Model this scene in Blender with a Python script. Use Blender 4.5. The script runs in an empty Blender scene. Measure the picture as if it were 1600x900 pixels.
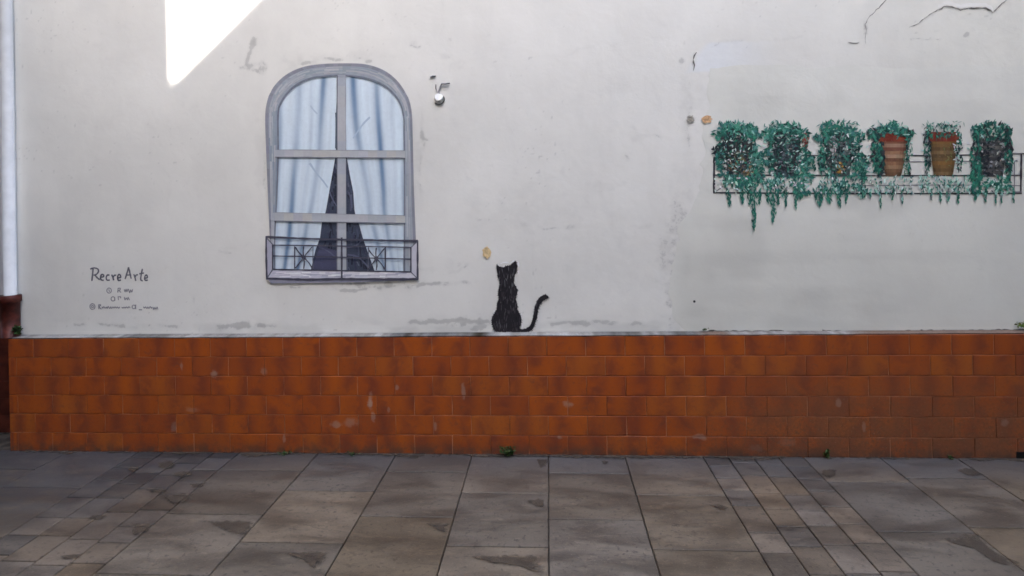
import bpy, math, random
import numpy as np
from mathutils import Vector, Matrix, Euler

random.seed(7)
rng = np.random.default_rng(11)
sc = bpy.context.scene
COL = sc.collection

# ------------------------------------------------------------------ camera
F, YAW, ROLL, CY = 900.0, 0.062, 0.0198, 308.0       # focal length in photo pixels, small yaw and roll, height of the axis
CAM = Vector((0.0, -3.0, 1.345))
cd = bpy.data.cameras.new('camera')
cam = bpy.data.objects.new('camera', cd)
COL.objects.link(cam)
sc.camera = cam
cd.sensor_fit = 'HORIZONTAL'
cd.sensor_width = 36.0
cd.lens = 36.0 * F / 1600.0
cd.shift_y = -(450.0 - CY) / 1600.0
cd.clip_start, cd.clip_end = 0.05, 2000
RM = Matrix.Rotation(YAW, 3, 'Z') @ Matrix.Rotation(ROLL, 3, 'Y')
cam.matrix_world = Matrix.Translation(CAM) @ (RM @ Matrix.Rotation(math.pi / 2, 3, 'X')).to_4x4()

# ------------------------------------------------------------------ sky, sun, exposure
SUN_EL, SUN_AZ = math.radians(40), math.radians(7)
SUN = Vector((math.cos(SUN_EL) * math.sin(SUN_AZ), -math.cos(SUN_EL) * math.cos(SUN_AZ), math.sin(SUN_EL)))
w = bpy.data.worlds.new('World')
sc.world = w
w.use_nodes = True
nt = w.node_tree
bg = nt.nodes['Background']
sky = nt.nodes.new('ShaderNodeTexSky')
sky.sky_type = 'NISHITA'
sky.sun_disc = False
sky.sun_elevation = SUN_EL
sky.sun_rotation = math.pi - SUN_AZ
sky.air_density = 1.0
sky.dust_density = 2.5
sky.ozone_density = 0.7
nt.links.new(sky.outputs[0], bg.inputs[0])
bg.inputs[1].default_value = 0.15
sl = bpy.data.lights.new('sun', 'SUN')
sl.energy = 4.0
sl.angle = math.radians(0.5)
sl.color = (1.0, 0.95, 0.88)
sun = bpy.data.objects.new('sun', sl)
sun.rotation_euler = SUN.to_track_quat('Z', 'Y').to_euler()
sun.location = (0, -20, 30)
COL.objects.link(sun)
sc.view_settings.view_transform = 'Standard'
sc.view_settings.look = 'None'
sc.view_settings.gamma = 1.0
sc.view_settings.exposure = 3.15
sc.cycles.filter_width = 1.6
sc.cycles.max_bounces = 8

# ------------------------------------------------------------------ surveying helpers: photo pixel -> point on a real plane
YP = 0.0          # face of the tiled plinth
YW = 0.06         # face of the plastered wall

def ray(u, v):
    return RM @ Vector(((u - 800.0) / F, 1.0, -(v - CY) / F))

def W(u, v, y=YW):
    d = ray(u, v)
    t = (y - CAM.y) / d.y
    return (CAM.x + d.x * t, y, CAM.z + d.z * t)

def G(u, v, z=0.0):
    d = ray(u, v)
    t = (z - CAM.z) / d.z
    return (CAM.x + d.x * t, CAM.y + d.y * t, z)

def lin(c):
    c = c / 255.0
    return c / 12.92 if c <= 0.04045 else ((c + 0.055) / 1.055) ** 2.4

def paint(r, g, b, k=1.45):
    return tuple(min(0.88, lin(x) * k * t) for x, t in ((r, 1.03), (g, 1.0), (b, .96)))

def jit(c, s):
    f = 1 + random.uniform(-s, s)
    return tuple(max(0.004, min(0.9, x * f * (1 + random.uniform(-s, s) * .3))) for x in c)

# ------------------------------------------------------------------ object helpers
def tag(o, label=None, cat=None, group=None, kind=None):
    if label: o['label'] = label
    if cat: o['category'] = cat
    if group: o['group'] = group
    if kind: o['kind'] = kind
    return o

def adopt(o, parent):
    o.parent = parent
    o.matrix_parent_inverse = Matrix.Translation(-parent_world(parent))
    return o

def parent_world(p):
    v = Vector(p.location)
    if p.parent:
        pass            # parts are built in world coordinates with their own origin at zero
    return v

def thing(name, loc, label, cat, group=None):
    o = bpy.data.objects.new(name, None)
    o.empty_display_size = 0.1
    o.location = loc
    COL.objects.link(o)
    return tag(o, label, cat, group)

def mobj(name, verts, faces, mat, parent=None, cols=None, smooth=False):
    me = bpy.data.meshes.new(name)
    me.from_pydata([tuple(v) for v in verts], [], faces)
    me.update()
    if cols is not None:
        a = me.color_attributes.new('Col', 'FLOAT_COLOR', 'POINT')
        arr = np.ones((len(verts), 4), dtype=np.float32)
        ca = np.asarray(cols, dtype=np.float32)
        arr[:, :ca.shape[1]] = ca
        a.data.foreach_set('color', arr.ravel())
    if smooth:
        me.polygons.foreach_set('use_smooth', [True] * len(me.polygons))
    me.materials.append(mat)
    o = bpy.data.objects.new(name, me)
    COL.objects.link(o)
    if parent is not None:
        adopt(o, parent)
    return o

class MB:
    """collects boxes, tubes and polygons into one mesh"""
    def __init__(s):
        s.v, s.f, s.c = [], [], []
    def poly(s, pts, col=(1, 1, 1)):
        n = len(s.v)
        s.v += [tuple(p) for p in pts]
        s.c += [col] * len(pts)
        s.f.append(tuple(range(n, n + len(pts))))
    def add(s, verts, faces, col=(1, 1, 1)):
        n = len(s.v)
        s.v += [tuple(p) for p in verts]
        s.c += [col] * len(verts)
        s.f += [tuple(n + i for i in f) for f in faces]
    def box(s, x0, x1, y0, y1, z0, z1, col=(1, 1, 1), b=0.0):
        if b <= 0:
            v = [(x0, y0, z0), (x1, y0, z0), (x1, y1, z0), (x0, y1, z0), (x0, y0, z1), (x1, y0, z1), (x1, y1, z1), (x0, y1, z1)]
            s.add(v, [(0, 3, 2, 1), (4, 5, 6, 7), (0, 1, 5, 4), (1, 2, 6, 5), (2, 3, 7, 6), (3, 0, 4, 7)], col)
        else:
            v, f = bevel_box(x0, x1, y0, y1, z0, z1, b)
            s.add(v, f, col)
    def tube(s, pts, r, n=10, col=(1, 1, 1), cap=True):
        pts = [Vector(p) for p in pts]
        rr = r if isinstance(r, (list, tuple)) else [r] * len(pts)
        base = len(s.v)
        for i, p in enumerate(pts):
            d = (pts[min(i + 1, len(pts) - 1)] - pts[max(i - 1, 0)]).normalized()
            up = Vector((0, 0, 1)) if abs(d.z) < 0.9 else Vector((0, 1, 0))
            a = d.cross(up).normalized()
            b = d.cross(a).normalized()
            for k in range(n):
                t = 2 * math.pi * k / n
                s.v.append(tuple(p + (a * math.cos(t) + b * math.sin(t)) * rr[i]))
                s.c.append(col)
        for i in range(len(pts) - 1):
            for k in range(n):
                q = base + i * n
                s.f.append((q + k, q + (k + 1) % n, q + n + (k + 1) % n, q + n + k))
        if cap:
            s.f.append(tuple(base + k for k in range(n)))
            s.f.append(tuple(base + (len(pts) - 1) * n + k for k in reversed(range(n))))
    def build(s, name, mat, parent=None, smooth=False):
        return mobj(name, s.v, s.f, mat, parent, s.c, smooth)

def bevel_box(x0, x1, y0, y1, z0, z1, b):
    v = []
    for z, i in ((z0, b), (z0 + b, 0), (z1 - b, 0), (z1, b)):
        v += [(x0 + i, y0 + i, z), (x1 - i, y0 + i, z), (x1 - i, y1 - i, z), (x0 + i, y1 - i, z)]
    f = [(3, 2, 1, 0), (12, 13, 14, 15)]
    for k in range(3):
        for j in range(4):
            f.append((k * 4 + j, k * 4 + (j + 1) % 4, k * 4 + 4 + (j + 1) % 4, k * 4 + 4 + j))
    return v, f

def smooth_line(pts, n=6, closed=False):
    P = [np.array(p, float) for p in pts]
    out = []
    m = len(P)
    rngk = range(m) if closed else range(m - 1)
    for i in rngk:
        p0 = P[(i - 1) % m] if closed or i > 0 else P[i]
        p1, p2 = P[i], P[(i + 1) % m]
        p3 = P[(i + 2) % m] if closed or i + 2 < m else P[i + 1]
        for k in range(n):
            t = k / n
            out.append(tuple(.5 * ((2 * p1) + (p2 - p0) * t + (2 * p0 - 5 * p1 + 4 * p2 - p3) * t * t + (3 * p1 - p0 - 3 * p2 + p3) * t ** 3)))
    if not closed:
        out.append(tuple(P[-1]))
    return out

def ribbon(mb, pts, wd, col, y, wob=0.0):
    """brush stroke of width wd (photo px) along pts, lying on the plane at depth y"""
    P = [np.array(p, float) for p in pts]
    y = y - random.uniform(0, .0005)
    L, R_ = [], []
    for i in range(len(P)):
        d = P[min(i + 1, len(P) - 1)] - P[max(i - 1, 0)]
        d = d / (np.linalg.norm(d) + 1e-9)
        nrm = np.array([-d[1], d[0]])
        ww = (wd[i] if isinstance(wd, (list, tuple)) else wd) * (1 + random.uniform(-wob, wob)) / 2
        L.append(P[i] + nrm * ww)
        R_.append(P[i] - nrm * ww)
    for i in range(len(P) - 1):
        mb.poly([W(*L[i], y), W(*L[i + 1], y), W(*R_[i + 1], y), W(*R_[i], y)], col)

def resample(pts, step):
    out = [np.array(pts[0], float)]
    for a, b in zip(pts[:-1], pts[1:]):
        a, b = np.array(a, float), np.array(b, float)
        n = max(1, int(np.linalg.norm(b - a) / step))
        out += [a + (b - a) * (k / n) for k in range(1, n + 1)]
    return out

# value noise for stains and mottling
_tab = rng.random((256, 256))
def vnoise(x, y):
    xi, yi = np.floor(x).astype(int), np.floor(y).astype(int)
    xf, yf = x - xi, y - yi
    u, v = xf * xf * (3 - 2 * xf), yf * yf * (3 - 2 * yf)
    g = lambda i, j: _tab[(i) % 256, (j) % 256]
    return (g(xi, yi) * (1 - u) + g(xi + 1, yi) * u) * (1 - v) + (g(xi, yi + 1) * (1 - u) + g(xi + 1, yi + 1) * u) * v
def fbm(x, y, o=5):
    s, a, t = 0, .5, 0
    for k in range(o):
        s = s + a * vnoise(x * 2 ** k + 17 * k, y * 2 ** k + 31 * k)
        t += a
        a *= .5
    return s / t
def sstep(a, b, x):
    t = np.clip((x - a) / (b - a), 0, 1)
    return t * t * (3 - 2 * t)

# ------------------------------------------------------------------ materials
class N:
    def __init__(s, name, rough=0.8, spec=0.3):
        s.m = bpy.data.materials.new(name)
        s.m.use_nodes = True
        s.t = s.m.node_tree
        s.b = s.t.nodes['Principled BSDF']
        s.b.inputs['Roughness'].default_value = rough
        s.b.inputs['Specular IOR Level'].default_value = spec
    def n(s, typ, **kw):
        o = s.t.nodes.new(typ)
        for k, v in kw.items():
            setattr(o, k, v)
        return o
    def l(s, a, b):
        s.t.links.new(a, b)
    def val(s, sock, x):
        if isinstance(x, bpy.types.NodeSocket): s.l(x, sock)
        else: sock.default_value = x
    def math(s, op, a, b=0.0, c=None, clamp=False):
        o = s.n('ShaderNodeMath', operation=op, use_clamp=clamp)
        s.val(o.inputs[0], a); s.val(o.inputs[1], b)
        if c is not None: s.val(o.inputs[2], c)
        return o.outputs[0]
    def noise(s, vec, scale, detail=5, rough=.55, dist=0.0):
        o = s.n('ShaderNodeTexNoise')
        if vec is not None: s.l(vec, o.inputs['Vector'])
        o.inputs['Scale'].default_value = scale
        o.inputs['Detail'].default_value = detail
        o.inputs['Roughness'].default_value = rough
        o.inputs['Distortion'].default_value = dist
        return o.outputs['Fac']
    def mr(s, x, a, b, c=0.0, d=1.0, smooth=True):
        o = s.n('ShaderNodeMapRange')
        if smooth: o.interpolation_type = 'SMOOTHSTEP'
        s.val(o.inputs[0], x)
        for i, q in enumerate((a, b, c, d)): s.val(o.inputs[i + 1], q)
        return o.outputs[0]
    def mix(s, fac, a, b, mode='MIX'):
        o = s.n('ShaderNodeMix', data_type='RGBA', blend_type=mode)
        s.val(o.inputs[0], fac)
        for i, q in ((6, a), (7, b)):
            if isinstance(q, bpy.types.NodeSocket): s.l(q, o.inputs[i])
            else: o.inputs[i].default_value = (*q, 1.0)
        return o.outputs[2]
    def pos(s):
        return s.n('ShaderNodeNewGeometry').outputs['Position']
    def attr(s):
        return s.n('ShaderNodeVertexColor', layer_name='Col')
    def bump(s, h, strength=.3, dist=.01):
        o = s.n('ShaderNodeBump')
        o.inputs['Strength'].default_value = strength
        o.inputs['Distance'].default_value = dist
        s.l(h, o.inputs['Height'])
        s.l(o.outputs[0], s.b.inputs['Normal'])
    def color(s, c):
        if isinstance(c, bpy.types.NodeSocket): s.l(c, s.b.inputs['Base Color'])
        else: s.b.inputs['Base Color'].default_value = (*c, 1)

def spots(N_, pos, lst, warp):
    """soft ragged blotches at given wall places: (x, z, rx, rz, strength)"""
    sep = N_.n('ShaderNodeSeparateXYZ')
    N_.l(pos, sep.inputs[0])
    tot = None
    for (x, z, rx, rz, st) in lst:
        a = N_.math('MULTIPLY', N_.math('SUBTRACT', sep.outputs[0], x), 1 / rx)
        b = N_.math('MULTIPLY', N_.math('SUBTRACT', sep.outputs[2], z), 1 / rz)
        d = N_.math('SQRT', N_.math('ADD', N_.math('MULTIPLY', a, a), N_.math('MULTIPLY', b, b)))
        d = N_.math('ADD', d, N_.math('MULTIPLY', N_.math('SUBTRACT', warp, .5), 2.2))
        m = N_.mr(d, 1.1, 0.4, 0.0, st)
        tot = m if tot is None else N_.math('MAXIMUM', tot, m)
    return tot

# whitewashed plaster: tint from the stain layer stored on the wall, grain and trowel relief from noise
def plaster_mat(name, base, amp=.06):
    q = N(name, .92, .15)
    p = q.pos()
    big = q.noise(p, 1.6, 6, .6)
    fine = q.noise(p, 34, 6, .6)
    mid = q.noise(p, 7, 5, .6, .4)
    c = q.mix(q.mr(big, .3, .7), tuple(x * (1 - amp) for x in base), tuple(x * (1 + amp * .5) for x in base))
    c = q.mix(q.mr(mid, .55, .8, 0, .35), c, tuple(x * .9 for x in base))
    c = q.mix(q.mr(fine, .62, .78, 0, .3), c, tuple(x * .82 for x in base))
    at = q.attr()
    c = q.mix(1.0, c, at.outputs['Color'], 'MULTIPLY')
    sc1 = q.noise(p, 48, 6, .68, .3)
    dm = q.math('SUBTRACT', 1.0, at.outputs['Alpha'])
    rag = q.mr(q.math('ADD', q.math('MULTIPLY', dm, .62), q.math('MULTIPLY', sc1, 1.0)), .78, .92, 0, .42)
    c = q.mix(q.math('MULTIPLY', rag, q.mr(dm, .03, .2)), c, tuple(x * .52 for x in base))
    spk = q.math('MULTIPLY', q.mr(q.noise(p, 85, 3, .6), .69, .73), q.mr(q.noise(p, 2.3, 4, .6), .5, .64))
    c = q.mix(q.math('MULTIPLY', spk, .32), c, tuple(x * .5 for x in base))
    flk = q.math('MULTIPLY', q.mr(q.noise(p, 30, 6, .7, .6), .60, .64), q.mr(q.noise(p, 3.1, 4, .6), .52, .66))
    c = q.mix(q.math('MULTIPLY', flk, .16), c, tuple(x * .62 for x in base))
    q.color(c)
    h = q.math('ADD', q.math('MULTIPLY', mid, .55), q.math('MULTIPLY', fine, .05))
    h = q.math('ADD', h, q.math('MULTIPLY', big, 1.2))
    q.bump(h, .2, .02)
    return q.m

M_plaster = plaster_mat('whitewashed_plaster', (.775, .757, .705))
M_patch = plaster_mat('patched_plaster', (.735, .725, .66))
M_neigh = plaster_mat('neighbour_plaster', (.70, .70, .72))
M_ochre = plaster_mat('dark_ochre_render', (.22, .19, .16))
M_house = plaster_mat('opposite_house_render', (.58, .56, .52))

# paint film on the wall: colours from the brush strokes, slight brush grain
q = N('mural_paint', .7, .25)
p = q.pos()
g = q.noise(p, 60, 5, .65)
g2 = q.noise(p, 210, 3, .6)
c = q.attr().outputs['Color']
c = q.mix(q.mr(g, .35, .75, 0, .22), c, q.mix(1.0, c, (.72, .72, .74), 'MULTIPLY'))
c = q.mix(q.mr(g2, .64, .75, 0, .30), c, (.62, .62, .62))
q.color(c)
q.bump(g, .3, .004)
M_paint = q.m

# glazed terracotta tiles with flamed darker ends
q = N('flamed_terracotta_tile', .5, .2)
oi = q.n('ShaderNodeObjectInfo')
tc = q.n('ShaderNodeTexCoord')
p = q.pos()
sep = q.n('ShaderNodeSeparateXYZ'); q.l(tc.outputs['Generated'], sep.inputs[0])
wp = q.n('ShaderNodeSeparateXYZ'); q.l(p, wp.inputs[0])
ramp = q.n('ShaderNodeValToRGB')
q.l(oi.outputs['Random'], ramp.inputs[0])
e = ramp.color_ramp.elements
e[0].color = (.335, .068, .012, 1); e[1].color = (.39, .098, .015, 1)
e2 = ramp.color_ramp.elements.new(.35); e2.color = (.40, .088, .011, 1)
e3 = ramp.color_ramp.elements.new(.7); e3.color = (.30, .064, .014, 1)
n1 = q.noise(p, 9, 4, .55, .5)
n2 = q.noise(p, 46, 5, .6)
rnd2 = q.math('FRACT', q.math('MULTIPLY', oi.outputs['Random'], 7.31))
cen = q.math('ADD', .25, q.math('MULTIPLY', rnd2, .5))
endd = q.math('ADD', q.math('MULTIPLY', q.math('SINE', q.math('ADD', q.math('MULTIPLY', sep.outputs[0], 8.0), q.math('MULTIPLY', rnd2, 18.0))), .5), .5)
dk = q.math('MULTIPLY', endd, q.mr(n1, .30, .60))
c = q.mix(q.math('MULTIPLY', dk, .78), ramp.outputs[0], (.165, .036, .020))
c = q.mix(q.mr(n1, .56, .74, 0, .3), c, (.44, .10, .012))
c = q.mix(q.mr(n2, .52, .74, 0, .5), c, (.20, .058, .026))
n5 = q.noise(p, 150, 4, .7)
c = q.mix(q.mr(n5, .58, .72, 0, .3), c, (.42, .16, .06))
scr = q.math('MULTIPLY', q.mr(q.noise(p, 24, 6, .72, .8), .58, .64), .4)
c = q.mix(scr, c, (.17, .055, .03))
# ground splash dirt: heavier low down and on the right-hand half
lowz = q.mr(wp.outputs[2], .52, .0)
rx = q.mr(wp.outputs[0], .55, 1.3)
dn = q.mr(q.noise(p, 62, 6, .7), .44, .66)
dirt = q.math('MULTIPLY', q.math('MULTIPLY', lowz, q.math('ADD', .26, q.math('MULTIPLY', rx, .74))), dn)
c = q.mix(dirt, c, (.115, .068, .042))
dull = q.math('MULTIPLY', q.math('MULTIPLY', rx, q.mr(wp.outputs[2], .62, .1, .12, .75)), q.mr(q.noise(p, 6, 6, .7), .3, .6, .25, 1))
c = q.mix(dull, c, (.19, .075, .036))
lg = q.math('MULTIPLY', q.math('MULTIPLY', q.mr(q.noise(p, 110, 4, .7), .6, .68), lowz), q.math('ADD', .15, rx))
c = q.mix(q.math('MULTIPLY', lg, .5), c, (.42, .25, .15))
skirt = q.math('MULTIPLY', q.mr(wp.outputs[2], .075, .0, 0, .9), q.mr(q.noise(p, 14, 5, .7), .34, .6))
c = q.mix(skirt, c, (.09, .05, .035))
sm = []
for (u, v, ru, rv, s_) in ((579, 628, 5, 14, .8), (583, 650, 4, 10, .5), (620, 606, 4, 6, .55), (724, 612, 4, 14, .5), (888, 632, 9, 6, .55), (284, 573, 3, 9, .5), (335, 583, 7, 7, .55),
                           (272, 667, 6, 9, .4), (525, 663, 12, 6, .5), (548, 660, 14, 8, .4), (607, 640, 3, 7, .4), (874, 683, 6, 4, .5), (680, 665, 3, 8, .45), (1310, 630, 5, 8, .4), (1350, 668, 3, 8, .4),
                           (1095, 683, 12, 6, .45), (444, 683, 3, 8, .45), (1230, 690, 16, 8, .16), (1180, 700, 12, 6, .16), (1570, 660, 6, 6, .35), (300, 640, 12, 5, .3), (412, 580, 6, 7, .35)):
    x, _, z = W(u, v, YP)
    sm.append((x, z, ru / 300, rv / 300, s_))
sp = spots(q, p, sm, q.noise(p, 26, 4, .6))
c = q.mix(q.math('MULTIPLY', sp, .75), c, (.40, .30, .23))
q.color(c)
q.l(q.mr(q.math('ADD', n2, dirt), .3, 1.1, .42, .8), q.b.inputs['Roughness'])
q.bump(q.math('ADD', q.math('MULTIPLY', n1, .6), q.math('MULTIPLY', n2, .25)), .25, .006)
M_tile = q.m

q = N('tile_grout', .9, .15)
p = q.pos()
c = q.mix(q.mr(q.noise(p, 5, 4), .38, .62), (.20, .065, .028), (.50, .23, .12))
c = q.mix(q.mr(q.noise(p, 40, 4), .5, .75, 0, .6), c, (.12, .07, .05))
q.color(c)
M_grout = q.m

q = N('dark_red_tile', .4, .4)
p = q.pos()
c = q.mix(q.mr(q.noise(p, 12, 4), .35, .7), (.075, .018, .012), (.15, .035, .02))
q.color(c)
M_darktile = q.m

# stone slabs
def slab_mat(name, ca, cb, cc, v0=.78, v1=1.2):
    q = N(name, .6, .35)
    oi = q.n('ShaderNodeObjectInfo')
    p = q.pos()
    mp = q.n('ShaderNodeMapping'); mp.inputs['Scale'].default_value = (.8, 2.3, 1)
    q.l(p, mp.inputs[0])
    n1 = q.noise(mp.outputs[0], 3.2, 6, .62, .4)
    n2 = q.noise(p, 22, 6, .65)
    n3 = q.noise(p, 120, 4, .7)
    n4 = q.noise(mp.outputs[0], 7.5, 5, .6, .8)
    c = q.mix(q.mr(n1, .34, .66), ca, cb)
    c = q.mix(q.mr(n4, .52, .74, 0, .55), c, cc)
    c = q.mix(q.mr(n2, .56, .78, 0, .55), c, tuple(x * .42 for x in ca))
    c = q.mix(q.mr(n3, .56, .72, 0, .45), c, tuple(x * 1.7 for x in cb))
    pit = q.math('MULTIPLY', q.mr(q.noise(p, 44, 5, .7, .4), .57, .63), q.mr(n1, .3, .62, .35, 1))
    c = q.mix(q.math('MULTIPLY', pit, .5), c, tuple(x * .45 for x in ca))
    sct = q.math('MULTIPLY', q.mr(q.noise(mp.outputs[0], 13, 6, .72, 1.2), .56, .64), .42)
    c = q.mix(sct, c, tuple(x * .62 for x in ca))
    lt = q.math('MULTIPLY', q.mr(q.noise(mp.outputs[0], 17, 6, .7, .9), .6, .68), .4)
    c = q.mix(lt, c, tuple(x * 1.45 for x in cb))
    wps = q.n('ShaderNodeSeparateXYZ'); q.l(p, wps.inputs[0])
    # stone gets darker towards the foot of the wall and the left-hand corner
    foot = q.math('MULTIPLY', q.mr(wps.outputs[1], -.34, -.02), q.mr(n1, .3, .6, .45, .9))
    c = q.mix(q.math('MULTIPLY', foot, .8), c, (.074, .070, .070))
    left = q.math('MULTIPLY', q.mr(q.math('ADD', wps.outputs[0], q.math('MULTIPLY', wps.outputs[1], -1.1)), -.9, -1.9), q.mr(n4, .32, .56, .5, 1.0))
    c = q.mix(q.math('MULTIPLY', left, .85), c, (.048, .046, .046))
    hv = q.n('ShaderNodeHueSaturation')
    q.l(c, hv.inputs['Color'])
    q.l(q.mr(oi.outputs['Random'], 0, 1, v0, v1, False), hv.inputs['Value'])
    q.l(q.mr(q.math('FRACT', q.math('MULTIPLY', oi.outputs['Random'], 5.7)), 0, 1, .75, 1.2, False), hv.inputs['Saturation'])
    q.color(hv.outputs[0])
    q.l(q.mr(n1, .3, .7, .36, .66), q.b.inputs['Roughness'])
    q.bump(q.math('ADD', q.math('MULTIPLY', n2, .6), q.math('MULTIPLY', n3, .3)), .4, .008)
    return q.m
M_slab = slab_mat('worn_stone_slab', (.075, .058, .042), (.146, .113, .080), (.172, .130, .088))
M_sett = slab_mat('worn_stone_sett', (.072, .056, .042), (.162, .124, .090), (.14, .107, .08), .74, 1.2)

q = N('joint_sand', .95, .1)
p = q.pos()
c = q.mix(q.mr(q.noise(p, 18, 5), .35, .7), (.055, .045, .036), (.13, .105, .085))
q.color(c)
q.bump(q.noise(p, 60, 4), .5, .01)
M_joint = q.m

q = N('spalled_stone', .85, .2)
p = q.pos()
c = q.mix(q.mr(q.noise(p, 30, 5), .35, .7), (.060, .044, .032), (.105, .080, .058))
q.color(c)
at = q.attr()
tr = q.n('ShaderNodeBsdfTransparent')
mx = q.n('ShaderNodeMixShader')
al = q.mr(q.math('ADD', at.outputs['Alpha'], q.math('MULTIPLY', q.math('SUBTRACT', q.noise(p, 38, 5), .5), 1.5)), .3, .85, 0, .75)
q.l(al, mx.inputs[0]); q.l(tr.outputs[0], mx.inputs[1]); q.l(q.b.outputs[0], mx.inputs[2])
q.l(mx.outputs[0], q.t.nodes['Material Output'].inputs['Surface'])
M_spall = q.m

def simple(name, c, rough=.6, spec=.4, var=.25, scale=20, metal=0, bump=.15):
    q = N(name, rough, spec)
    q.b.inputs['Metallic'].default_value = metal
    p = q.pos()
    n = q.noise(p, scale, 5)
    q.color(q.mix(q.mr(n, .3, .7), tuple(x * (1 - var) for x in c), tuple(min(.9, x * (1 + var * .6)) for x in c)))
    q.bump(n, bump, .004)
    return q.m
M_pipe = simple('white_painted_pipe', (.56, .555, .545), .6, .3, .08, 14)
M_iron = simple('dark_red_iron', (.085, .017, .011), .5, .3, .5, 30)
M_clamp = simple('galvanised_clamp', (.45, .45, .46), .45, .5, .2, 40, .6)
M_glassdark = simple('window_glass', (.03, .035, .04), .08, .5, .1, 5)
M_wood = simple('brown_timber', (.12, .07, .04), .6, .3, .3, 12)
M_roof = simple('clay_roof_tile', (.30, .13, .08), .85, .2, .35, 9)
q = N('weed_leaf', .6, .3)
c = q.mix(q.mr(q.noise(q.pos(), 60, 3), .3, .7), (.035, .06, .018), (.085, .13, .035))
q.color(q.mix(1.0, c, q.attr().outputs['Color'], 'MULTIPLY'))
M_weed = q.m
q = N('dirt_crack', .95, .05)
q.color(q.mix(q.mr(q.noise(q.pos(), 40, 3), .35, .65), (.085, .08, .07), (.24, .225, .20)))
M_crack = q.m
q = N('bare_render_chip', .95, .1)
q.color(q.mix(1.0, q.mix(q.mr(q.noise(q.pos(), 90, 4), .3, .7), (.75, .75, .75), (1, 1, 1)), q.attr().outputs['Color'], 'MULTIPLY'))
q.bump(q.noise(q.pos(), 90, 4), .6, .01)
M_chip = q.m

# ------------------------------------------------------------------ setting: ground and pavement
XL = W(14, 600, YP)[0]                     # left end of the plinth
ZT = W(800, 525, YP)[2]                    # top of the tiles
xs = np.concatenate([np.linspace(-60, -8, 6), np.linspace(-6, 8, 15), np.linspace(10, 60, 6)])
ys = np.concatenate([np.linspace(-60, -8, 6), np.linspace(-6, 4, 11), np.linspace(6, 60, 6)])
v = [(x, y, -.014) for y in ys for x in xs]
nx = len(xs)
f = [(j * nx + i, j * nx + i + 1, (j + 1) * nx + i + 1, (j + 1) * nx + i) for j in range(len(ys) - 1) for i in range(nx - 1)]
ground = mobj('ground', v, f, M_joint)
tag(ground, kind='structure')
pavement = bpy.data.objects.new('pavement', None)
COL.objects.link(pavement)
tag(pavement, kind='structure')

_slabs = {}
def paver(name, x0, x1, y0, y1, mat):
    w_, d_ = round(x1 - x0, 3), round(y1 - y0, 3)
    key = (name, w_, d_)
    if key not in _slabs:
        b = .0022
        vv, ff = bevel_box(-w_ / 2, w_ / 2, -d_ / 2, d_ / 2, -.03, 0, b)
        me = bpy.data.meshes.new(name)
        me.from_pydata(vv, [], ff)
        me.materials.append(mat)
        _slabs[key] = me
    o = bpy.data.objects.new(name, _slabs[key])
    o.location = ((x0 + x1) / 2, (y0 + y1) / 2, random.uniform(-.0012, .0))
    o.rotation_euler = (random.gauss(0, .0014), random.gauss(0, .0014), random.gauss(0, .0015))
    COL.objects.link(o)
    o.parent = pavement
    return o

gx = lambda u: W(u, 713, YP)[0]
JW = .0025
edges = [gx(u) for u in (374, 497, 619.5, 738, 857, 976, 1098)]
right_edges = [gx(1255), gx(1375), gx(1495)]
right_edges += [right_edges[-1] + .4 * k for k in range(1, 5)]
left_edges = [gx(217) - .4 * k for k in range(0, 5)]
def slab_col(x0, x1, first):
    y = 0.012
    k = 0
    ln = first
    while y > -2.3:
        y1 = y - ln
        paver('slab', x0 + JW, x1 - JW, y1 + JW, y - JW, M_slab)
        y = y1
        ln = .4
for i in range(len(edges) - 1):
    slab_col(edges[i], edges[i + 1], .205 if i % 2 == 0 else .40)
for i in range(len(right_edges) - 1):
    slab_col(right_edges[i], right_edges[i + 1], (.26, .22, .40)[i % 3])
for i in range(len(left_edges) - 1):
    slab_col(left_edges[i + 1], left_edges[i], .22 if i % 2 else .4)
def sett_strip(x0, x1, n, ymin):
    wd = (x1 - x0) / n
    for i in range(n):
        y = .012
        ln = random.choice((.08, .11, .14))
        while y > ymin:
            paver('sett', x0 + i * wd + JW, x0 + (i + 1) * wd - JW, y - ln + JW, y - JW, M_sett)
            y -= ln
            ln = random.choice((.11, .13, .13, .165, .20))
sett_strip(gx(1098), gx(1255), 4, -1.75)
sett_strip(gx(217), gx(374), 4, -1.75)

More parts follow.
